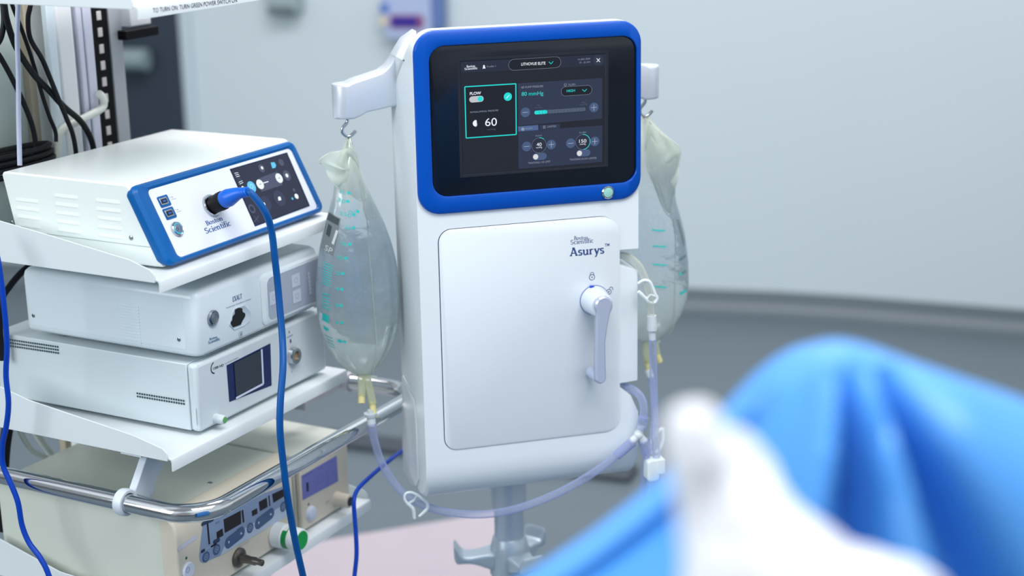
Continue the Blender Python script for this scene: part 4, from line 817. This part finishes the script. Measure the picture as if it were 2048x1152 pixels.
bagL, bL, fL = make_bag('fluid_bag', 'clear fluid bag hanging from the left arm, with teal scale and grey label', .15, rowsL, HKL, [(716, 352), (724, 400), (729, 440), (731, 490), (736, 560), (741, 630), (746, 690), (742, 735)], 3, portsL, flapL)
# printing on the curved film
class BG:
    def __init__(s): s.mb = MB()
    def quad(s, pts, m, nx=4, ny=4):
        a, b, c, d = [np.array(p, float) for p in pts]; vs = []
        for j in range(ny+1):
            for i in range(nx+1):
                u, v = i/nx, j/ny; q = (a*(1-u)+b*u)*(1-v)+(d*(1-u)+c*u)*v; vs.append(bL(q[0], q[1], s.off))
        s.mb.use(m).add(vs, [(j*(nx+1)+i, j*(nx+1)+i+1, (j+1)*(nx+1)+i+1, (j+1)*(nx+1)+i) for j in range(ny) for i in range(nx)])
    def text(s, t, x0, y0, x1, y1, h, m):
        V, F, cap = glyphs(t); a, b = V[:, 0].min(), V[:, 0].max(); d = np.array([x1-x0, y1-y0]); L = np.linalg.norm(d); e = d/L; up = np.array([e[1], -e[0]])
        s.mb.use(m).add([bL(*(np.array([x0, y0])+e*(x-a)/(b-a)*L+up*y/cap*h), s.off) for x, y in V], F)
g = BG(); g.off = .0016
for t, x, y, w_ in (('ML', 676, 378, 12), ('30', 671, 394, 14), ('250', 674, 418, 22), ('ml', 692, 412, 12), ('200', 682, 442, 13), ('150', 674, 473, 13), ('100', 667, 500, 12), ('5', 664, 530, 8), ('4', 662, 560, 8), ('3', 660, 592, 8), ('2', 662, 626, 8), ('1', 668, 665, 8)):
    g.text(t, x, y, x+w_, y+2, 7, inkteal); g.quad([(x+w_+3, y-6), (x+w_+9, y-5), (x+w_+8, y), (x+w_+2, y-1)], inkteal, 1, 1); link('scale_number', g.mb, None, bagL, recalc=False); g.mb = MB()
for k in range(9): y = 514+k*5; g.quad([(643-k*.3, y), (660-k*.6, y+1.5), (660-k*.6, y+3.2), (643-k*.3, y+1.9)], inkteal, 3, 1)
link('small_print', g.mb, None, bagL, recalc=False); g.mb = MB()
for k in range(5): y = 572+k*7; g.quad([(640, y), (654, y+1), (654, y+3.4), (640, y+2.4)], inkteal, 3, 1)
g.quad([(641, 614), (652, 615), (652, 631), (641, 630)], inkteal); g.quad([(643, 641), (652, 642), (652, 649), (644, 648)], inkteal)
for k in range(4): y = 660+k*7; g.quad([(647+k*2, y), (659+k*2, y+1), (660+k*2, y+3), (648+k*2, y+2)], inkteal, 3, 1)
link('small_print', g.mb, None, bagL, recalc=False)
g = BG(); g.off = .0017
g.quad([(655, 419), (676, 425), (661, 497), (639, 488)], inkgrey, 5, 8); g.off = .0021
g.quad([(656, 421), (674, 426), (671, 438), (652, 434)], inkdark); g.quad([(650, 440), (660, 443), (655, 464), (646, 460)], inkdark); g.text('SP', 645, 490, 657, 494, 11, inkpale); g.quad([(667, 447), (671, 448), (662, 476), (658, 474)], inkpale)
link('printed_label', g.mb, None, bagL, recalc=False)
rowsR = [(236, 1282, 1300, .003), (245, 1276, 1304, .007), (262, 1266, 1319, .010), (285, 1256, 1345, .014), (300, 1250, 1356, .016), (330, 1246, 1358, .018), (360, 1240, 1351, .020), (400, 1236, 1349, .026), (430, 1236, 1358, .030), (470, 1234, 1368, .034),
         (520, 1234, 1374, .037), (560, 1234, 1376, .038), (600, 1236, 1373, .037), (630, 1236, 1363, .033), (655, 1252, 1346, .025), (672, 1270, 1328, .015), (682, 1284, 1312, .006)]
flapR = [((1305, 320), [(1292, 240), (1304, 252), (1324, 268), (1345, 284), (1357, 300), (1357, 322), (1350, 350), (1344, 372), (1338, 410), (1334, 430), (1318, 412), (1306, 370), (1290, 330), (1284, 280)])]
portsR = [('neck_collar', seamm, [(1285, 681), (1300, 684), (1318, 682)], [.004, .006, .0035], .7), ('port', portm, [(1292, 683), (1290, 700), (1293, 722)], .0064, 1), ('port_tip', yel, [(1292, 715), (1296, 738)], .0054, 1), ('port', portm, [(1308, 683), (1312, 706)], .0060, 1), ('port_cap', yel, [(1311, 704), (1318, 722)], .0056, 1)]
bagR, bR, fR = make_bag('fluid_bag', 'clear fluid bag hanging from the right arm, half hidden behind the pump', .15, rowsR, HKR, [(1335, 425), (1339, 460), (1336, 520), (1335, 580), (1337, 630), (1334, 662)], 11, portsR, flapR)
_b = bL; bL = bR; g = BG(); g.off = .0018
g.quad([(1343, 428), (1351, 430), (1363, 478), (1357, 482)], inkpale, 2, 8); link('printed_label', g.mb, None, bagR, recalc=False)
g = BG(); g.off = .0018
for q in [[(1345, y), (1362, y-3), (1364, y+3), (1346, y+5)] for y in (500, 528, 566)]+[[(1290, y), (1318, y+2), (1317, y+5), (1291, y+3)] for y in (440, 470, 505, 548)]:
    g.quad(q, inkteal, 3, 1); link('scale_mark', g.mb, None, bagR, recalc=False); g.mb = MB()
bL = _b
# ------------------------------------------------------------------ tubing
def mt(pts): return [M.hit(x, y, 1, v) for x, y, v in pts]
ts = thing('irrigation_tubing', 'lavender clear tubing looping from the left bag below the pump to a white branch connector', 'tubing', M(0, .02, .62), M.rot)
mb = MB(); mb.tube(mt([(741, 820, .118), (741, 828, .118)]), .0052, smooth=0); mb.tube(mt([(741, 826, .118), (741.5, 832, .118)]), [.0115, .0105], smooth=0, n=18); mb.tube(mt([(741.5, 831, .118), (744, 852, .114)]), [.0078, .0070], smooth=0, n=16); link('connector', mb, conn, ts)
mb = MB(); mb.tube(mt([(743, 848, .115), (745, 862, .112)]), .0078, smooth=0); link('tube_sleeve', mb, tubem, ts)
LP = [(745, 860, .112), (750, 885, .108), (762, 922, .10), (784, 960, .09), (813, 992, .07), (855, 1014, .05), (905, 1026, .03), (960, 1029, .015), (1010, 1023, .0), (1060, 1009, -.008), (1120, 984, -.012), (1180, 950, -.015), (1230, 914, -.017), (1262, 887, -.018)]
mb = MB(); mb.tube(mt(LP), .0066, n=16); link('tube', mb, tubem, ts)
mb = MB(); mb.tube(mt([(1232, 912, -.017), (1266, 883, -.018)]), .0084, smooth=0); link('tube_sleeve', mb, tubem, ts)
mb = MB(); mb.tube(mt([(1262, 884, -.018), (1277, 871, -.018)]), .0064, smooth=0); mb.tube(mt([(1277, 871, -.018), (1283, 852, -.018)]), .0070, smooth=0); mb.tube(mt([(1277, 869, -.018), (1288, 884, -.018)]), .0070, smooth=0); mb.ball(M.hit(1277, 870, 1, -.018), .0085, n=8); link('branch_connector', mb, conn, ts)
mb = MB(); mb.tube(mt([(1282, 858, -.018), (1287, 834, -.018)]), .0088, smooth=0); mb.tube(mt([(1286, 880, -.018), (1294, 906, -.016)]), .0088, smooth=0); link('tube_sleeve', mb, tubem, ts)
mb = MB(); mb.tube(mt([(1286, 840, -.018), (1288, 818, -.016), (1283, 797, -.010), (1270, 782, 0), (1252, 774, .012), (1238, 771, .03)]), .0066, n=16); link('tube', mb, tubem, ts)
mb = MB(); mb.tube(mt([(1292, 900, -.016), (1293, 925, -.002), (1286, 965, .010), (1286, 1010, .010), (1291, 1080, .008), (1296, 1180, .01)]), .0064, n=16); link('tube', mb, tubem, ts)
mb = MB(); c_ = [(829, 1037), (826, 1018), (814, 1006), (809, 996), (812, 987), (822, 985), (834, 990), (845, 998), (854, 1006), (855, 1016), (846, 1026), (838, 1033)]
mb.tube(mt([(x, y, .045) for x, y in c_]), [.0026, .0034, .0026, .0022, .0022, .0024, .0026, .0026, .0028, .0030, .0028, .0022], n=8); mb.tube(mt([(834, 990, .045), (828, 1000, .05), (818, 1006, .05)]), .0022, n=8); link('pinch_clamp', mb, clampw, ts)
os_ = thing('outlet_tubing', 'clear tube leaving the side of the pump and hanging straight down to a white clamp', 'tubing', M(.22, -.01, .70), M.rot)
mb = MB(); mb.tube(mt([(1238, 510, .03), (1258, 515, .012), (1278, 533, 0), (1291, 560, -.008), (1299, 590, -.012), (1303, 634, -.014)]), .0060, n=16); link('tube', mb, cleart, os_)
mb = MB(); mb.tube(mt([(1241, 505, .02), (1262, 511, .006), (1283, 530, -.004), (1294, 556, -.012)]), .0018, n=8); link('side_line', mb, cleart, os_)
mb = MB(); mb.tube(mt([(1303, 631, -.014), (1304, 652, -.014), (1304, 660, -.014)]), [.0078, .0088, .0088], n=16); mb.tube(mt([(1304, 659, -.014), (1305, 680, -.014)]), [.0062, .0056], smooth=0, n=16); link('connector', mb, conn, os_)
mb = MB(); mb.tube(mt([(1305, 678, -.014), (1308, 780, -.014), (1311, 870, -.014), (1315, 935, -.014)]), .0066, n=16); link('tube', mb, tubem, os_)
mb = MB(); mb.tube(mt([(1316, 935, -.014), (1320, 990, -.012), (1322, 1100, 0)]), .0060, n=16); link('tube', mb, tubem, os_)
mb = MB(); c_ = [(1276, 567), (1287, 561), (1298, 563), (1305, 574), (1310, 588), (1314, 597), (1309, 605), (1299, 605), (1291, 597), (1283, 589), (1277, 583)]
mb.tube(mt([(x, y, -.014) for x, y in c_]), [.0022, .0026, .0028, .0026, .0028, .0030, .0028, .0026, .0030, .0034, .0028], n=8); mb.tube(mt([(1294, 598, -.014), (1301, 590, -.016), (1309, 593, -.014)]), .0020, n=8); link('pinch_clamp', mb, clampw, os_)
CP = Pl(M(0, -.030, 0), M.u, M.z); ca_ = CP.px(1297, 966); cb_ = CP.px(1330, 920)
mb = MB(); mb.loft([[CP(a, b, h) for a, b in rrect(ca_[0]+i, ca_[1]+i, cb_[0]-.008-i, cb_[1]-i, .006, 5)] for h, i in ((-.026, .001), (-.025, 0), (-.004, 0), (-.003, .001))]); mb.box(M, cb_[0]-.012, cb_[0]+.002, -.028, -.004, ca_[1]+.012, cb_[1]); link('slide_clamp', mb, clampw, os_, .001)
rt = thing('bag_tubing', 'tube running down from the right bag behind the clear outlet tube', 'tubing', M(.26, .12, .70), M.rot)
mb = MB(); mb.tube(mt([(1296, 740, .146), (1302, 756, .14)]), [.0072, .0062], smooth=0); mb.tube(mt([(1292, 746, .144), (1304, 742, .144)]), .0030, smooth=0); link('connector', mb, conn, rt)
mb = MB(); mb.tube(mt([(1301, 754, .14), (1308, 790, .13), (1310, 830, .11), (1306, 870, .09), (1303, 930, .06), (1300, 1000, .04), (1302, 1120, .03)]), .0062, n=14); link('tube', mb, tubem, rt)
mb = MB(); mb.tube(mt([(1326, 857, .09), (1318, 862, .09), (1306, 878, .09), (1299, 896, .09), (1304, 906, .09), (1318, 900, .09), (1327, 880, .09), (1326, 857, .09)]), .0030, n=8); link('pinch_clamp', mb, clampw, rt)
# ------------------------------------------------------------------ loose cables
def cable(name, label, pts, r, m, group=None, cat='cable', n=12, **kw):
    mb = MB(); mb.tube(pts, r, n=n); return solo(name, label, cat, mb, m, group, **kw)
kt = lambda pts, ax=1, v=None: [K.hit(p[0], p[1], ax, p[2] if v is None else v) for p in pts]
cable('power_cable', 'bright blue cable hanging along the left side of the trolley', kt([(-30, 470), (-8, 505), (2, 560), (9, 620), (14, 690), (12, 750), (17, 805), (13, 850), (5, 890), (6, 930), (22, 968), (36, 1005), (44, 1050), (58, 1085), (80, 1115), (98, 1152), (118, 1230)], 0, -.104)+[K(.0, -.104, .3)*0+K.hit(118, 1230, 0, -.104)*[1, 1, 0]+np.array([0, 0, .2]), K.hit(118, 1230, 0, -.104)*[1, 1, 0]+np.array([0, -.03, .008]), K.hit(118, 1230, 0, -.104)*[1, 1, 0]+np.array([-.1, -.15, .008])], .0044, cord_blue2)
cable('floor_cable', 'thin bright blue cable dropping to the floor between trolley and pump', [at(*p) for p in ((850, 872, 3.02), (825, 886, 3.01), (800, 905, 2.98), (775, 924, 2.92), (742, 952, 2.86), (716, 978, 2.82), (708, 1000, 2.8), (709, 1030, 2.8), (712, 1070, 2.8), (713, 1110, 2.8), (709, 1152, 2.8), (700, 1240, 2.8))]+[at(700, 1240, 2.8)*[1, 1, 0]+np.array([0, 0, .15]), at(700, 1240, 2.8)*[1, 1, 0]+np.array([.01, -.04, .008]), at(700, 1240, 2.8)*[1, 1, 0]+np.array([.08, -.14, .008])], .0038, cord_blue2)
A_ = zc(0, 0, 3.388); kz = lambda pts, v: [K.hit(*A_(x, y), 1, v) for x, y in pts]
gb = 'black cables hanging in front of the trolley columns'
cable('black_cable', 'thickest black cable, crossing the columns diagonally', kz([(20, -60), (30, 40), (50, 150), (110, 320), (225, 500), (330, 610), (430, 720), (540, 815), (600, 905), (632, 1000), (640, 1120)], .362), .0052, black_rub, gb)
cable('black_cable', 'thin black cable behind the thickest one, ending near the white hose', kz([(60, -60), (85, 40), (140, 180), (200, 350), (240, 480), (285, 640), (335, 790), (375, 890), (380, 960)], .3722), .0034, black_rub, gb)
cable('black_cable', 'black cable bowing right from the top, nearest the slotted track', kz([(225, -60), (205, 45), (190, 130), (205, 260), (285, 400), (340, 530), (400, 680), (450, 800), (490, 900), (512, 1010), (520, 1120)], .352), .0040, black_rub, gb)
cable('black_cable', 'black cable curving down at the left edge behind the grey cord', kz([(-60, 300), (0, 385), (60, 490), (110, 590), (165, 710), (215, 840), (238, 950), (245, 1060)], .385), .0044, black_rub, gb)
cable('black_cable', 'short black cable arcing out at the top left corner', kz([(10, -60), (22, 50), (25, 160), (0, 270), (-60, 340)], .373), .0046, black_rub, gb)
cable('grey_cord', 'pale grey-lilac cord hanging straight down in front of the columns', kz([(125, -60), (122, 40), (116, 250), (124, 500), (126, 800), (132, 1040), (134, 1120)], .333), .0040, mat('lilac_cord', (186, 192, 216), .4))
cable('white_hose', 'white hose looped around the column beside the slotted track', [K.hit(*A_(x, y), 1, v) for x, y, v in ((668, 634, .383), (690, 655, .383), (702, 690, .383), (690, 732, .383), (600, 785, .383), (520, 825, .383), (440, 865, .383), (400, 920, .383), (388, 1000, .383), (386, 1090, .383))], .0068, mat('hose_white', (226, 230, 222), .4), None, 'hose')
mb = MB()
for k in range(4):
    c = K(.085, .392, 1.225+k*.0105); R_ = .092-.003*k
    mb.tube([c+R_*(math.cos(t)*K.u*1.12+math.sin(t)*K.v*.30) for t in np.linspace(0, 2*PI, 30)], .0050, n=8, smooth=1)
solo('cable_coil', 'coil of black cable lying behind the blue-framed console', 'cable coil', mb, black_rub)
cable('white_strap', 'white lead drooping beneath the middle shelf, above the large cream unit', kt([(36, 850), (48, 878), (66, 902), (95, 916), (122, 932)], 1, .40), .0050, hosew, 'white leads under the middle shelf')
cable('white_strap', 'white lead slanting straight beneath the middle shelf, crossing the drooping one', kt([(66, 856), (84, 884), (104, 910), (124, 938)], 1, .41), .0060, hosew, 'white leads under the middle shelf')
cable('black_cable', 'black cable running from behind the second unit at the left edge', kt([(60, 530), (40, 548), (20, 572), (4, 600), (0, 660), (6, 720)], 1, .388), .0055, black_rub)
cable('black_cable', 'dark cable hanging at the left edge beneath the middle shelf', kt([(16, 850), (10, 890), (6, 940), (2, 1000), (10, 1060)], 1, .41), .010, black_rub)
# ------------------------------------------------------------------ foreground: blue drape and white cloth
sil = [(560, 1505, 1.28), (800, 1370, 1.25), (1000, 1250, 1.22), (1100, 1188, 1.2), (1200, 1123, 1.19), (1340, 1017, 1.18), (1420, 930, 1.17), (1490, 851, 1.16), (1560, 776, 1.15), (1620, 730, 1.15), (1690, 704, 1.15), (1760, 716, 1.15), (1850, 750, 1.15), (1950, 784, 1.15), (2060, 820, 1.15), (2250, 894, 1.16), (2500, 994, 1.18)]
S_ = np.array(sil); xs = np.linspace(S_[0, 0], S_[-1, 0], 150)
sy = np.interp(xs, S_[:, 0], S_[:, 1]); sd_ = np.interp(xs, S_[:, 0], S_[:, 2])
for _ in range(10): sy = np.r_[sy[0], (sy[:-2]+2*sy[1:-1]+sy[2:])/4, sy[-1]]
apex = at(1720, 700, 1.10); vs = []; NB, NF = 14, 46
for i, x in enumerate(xs):
    P = at(x, sy[i], sd_[i]); row = []
    for j in range(NB):       # far side falls away from the ridge and hangs to the floor
        t = (j+1)/NB; q = P+np.array([0, .04+.16*min(1, t*1.6), 0]); q[2] = P[2]-.03*t-max(0, t-.3)/.7*(P[2]-.06) if t > .3 else P[2]-.03*t-.02*math.sin(t/.3*PI/2); row.append(q)
    row = row[::-1]; row.append(P+np.array([0, .012, -.002])); 
    for j in range(NF):
        t = (j+.5)/NF; s_ = t*t*.75+t*.25
        q = P+np.array([0, -(.05*(1-math.exp(-t*14))+.16*min(1, s_*2.2)), -(.004*(1-math.exp(-t*20))+.62*s_)])
        X = q[0]-apex[0]; Z = apex[2]-q[2]+.025; ph = math.degrees(math.atan2(X, Z*.55)); r = math.hypot(X, Z); ramp = min(1, max(0, (r-.02)/.085))
        d = ((.032*math.cos(2*PI*(ph-12)/43)+.007*math.cos(2*PI*(ph+4)/23))*ramp*math.exp(-(abs(ph)/75)**4)+.006*math.sin(X*18+Z*9)*ramp)
        q = q+np.array([.0, -.85, .5])*d; 
        if t > .86: q[2] = max(.06, q[2]-(t-.86)*6)
        row.append(q)
    vs += row
nr = len(vs)//150; mb = MB(); mb.add(vs, [(i*nr+j, (i+1)*nr+j, (i+1)*nr+j+1, i*nr+j+1) for i in range(149) for j in range(nr-1)])
o = solo('surgical_drape', 'bright blue surgical drape tented over a raised form, blurred in the foreground', 'drape', mb, mat('drape_blue', (74, 148, 222), .45, var=.03, spec=.5, scale=6), recalc=False)
m_ = o.modifiers.new('thick', 'SOLIDIFY'); m_.thickness = .002
mb = MB()
def blob(pts, sc_=.92):
    P = [at(x, y, d) for x, y, d, r in pts]; mb.tube(P, [r*d/FPX for x, y, d, r in pts], n=20, smooth=5)
    mb.ball(P[0], pts[0][3]*pts[0][2]/FPX*1.0, n=10)
blob([(1392, 852, .90, 52), (1396, 910, .90, 66), (1412, 990, .90, 72), (1440, 1080, .90, 84), (1460, 1200, .89, 96), (1480, 1360, .88, 110)])
blob([(1470, 900, .93, 44), (1500, 950, .93, 52), (1520, 1010, .92, 60), (1560, 1090, .91, 70), (1620, 1180, .90, 90), (1690, 1350, .89, 110)])
blob([(1480, 1080, .91, 70), (1530, 1200, .90, 100), (1560, 1340, .89, 110)])
blob([(1850, 1196, .92, 46), (1760, 1150, .92, 42), (1680, 1115, .92, 44), (1600, 1090, .91, 60), (1540, 1080, .91, 60)]); blob([(1780, 1230, .91, 70), (1640, 1200, .90, 90)])
o = solo('white_cloth', 'crumpled white cloth lying on the blue drape, strongly blurred in the foreground', 'cloth', mb, mat('cloth_white', (230, 234, 242), .7, var=.02))
m_ = o.modifiers.new('remesh', 'REMESH'); m_.mode = 'VOXEL'; m_.voxel_size = .0045; m_.use_smooth_shade = True
m_ = o.modifiers.new('smooth', 'SMOOTH'); m_.iterations = 8
tx = D.textures.new('folds', 'CLOUDS'); tx.noise_scale = .045; m_ = o.modifiers.new('folds', 'DISPLACE'); m_.texture = tx; m_.strength = .012; m_.mid_level = .5
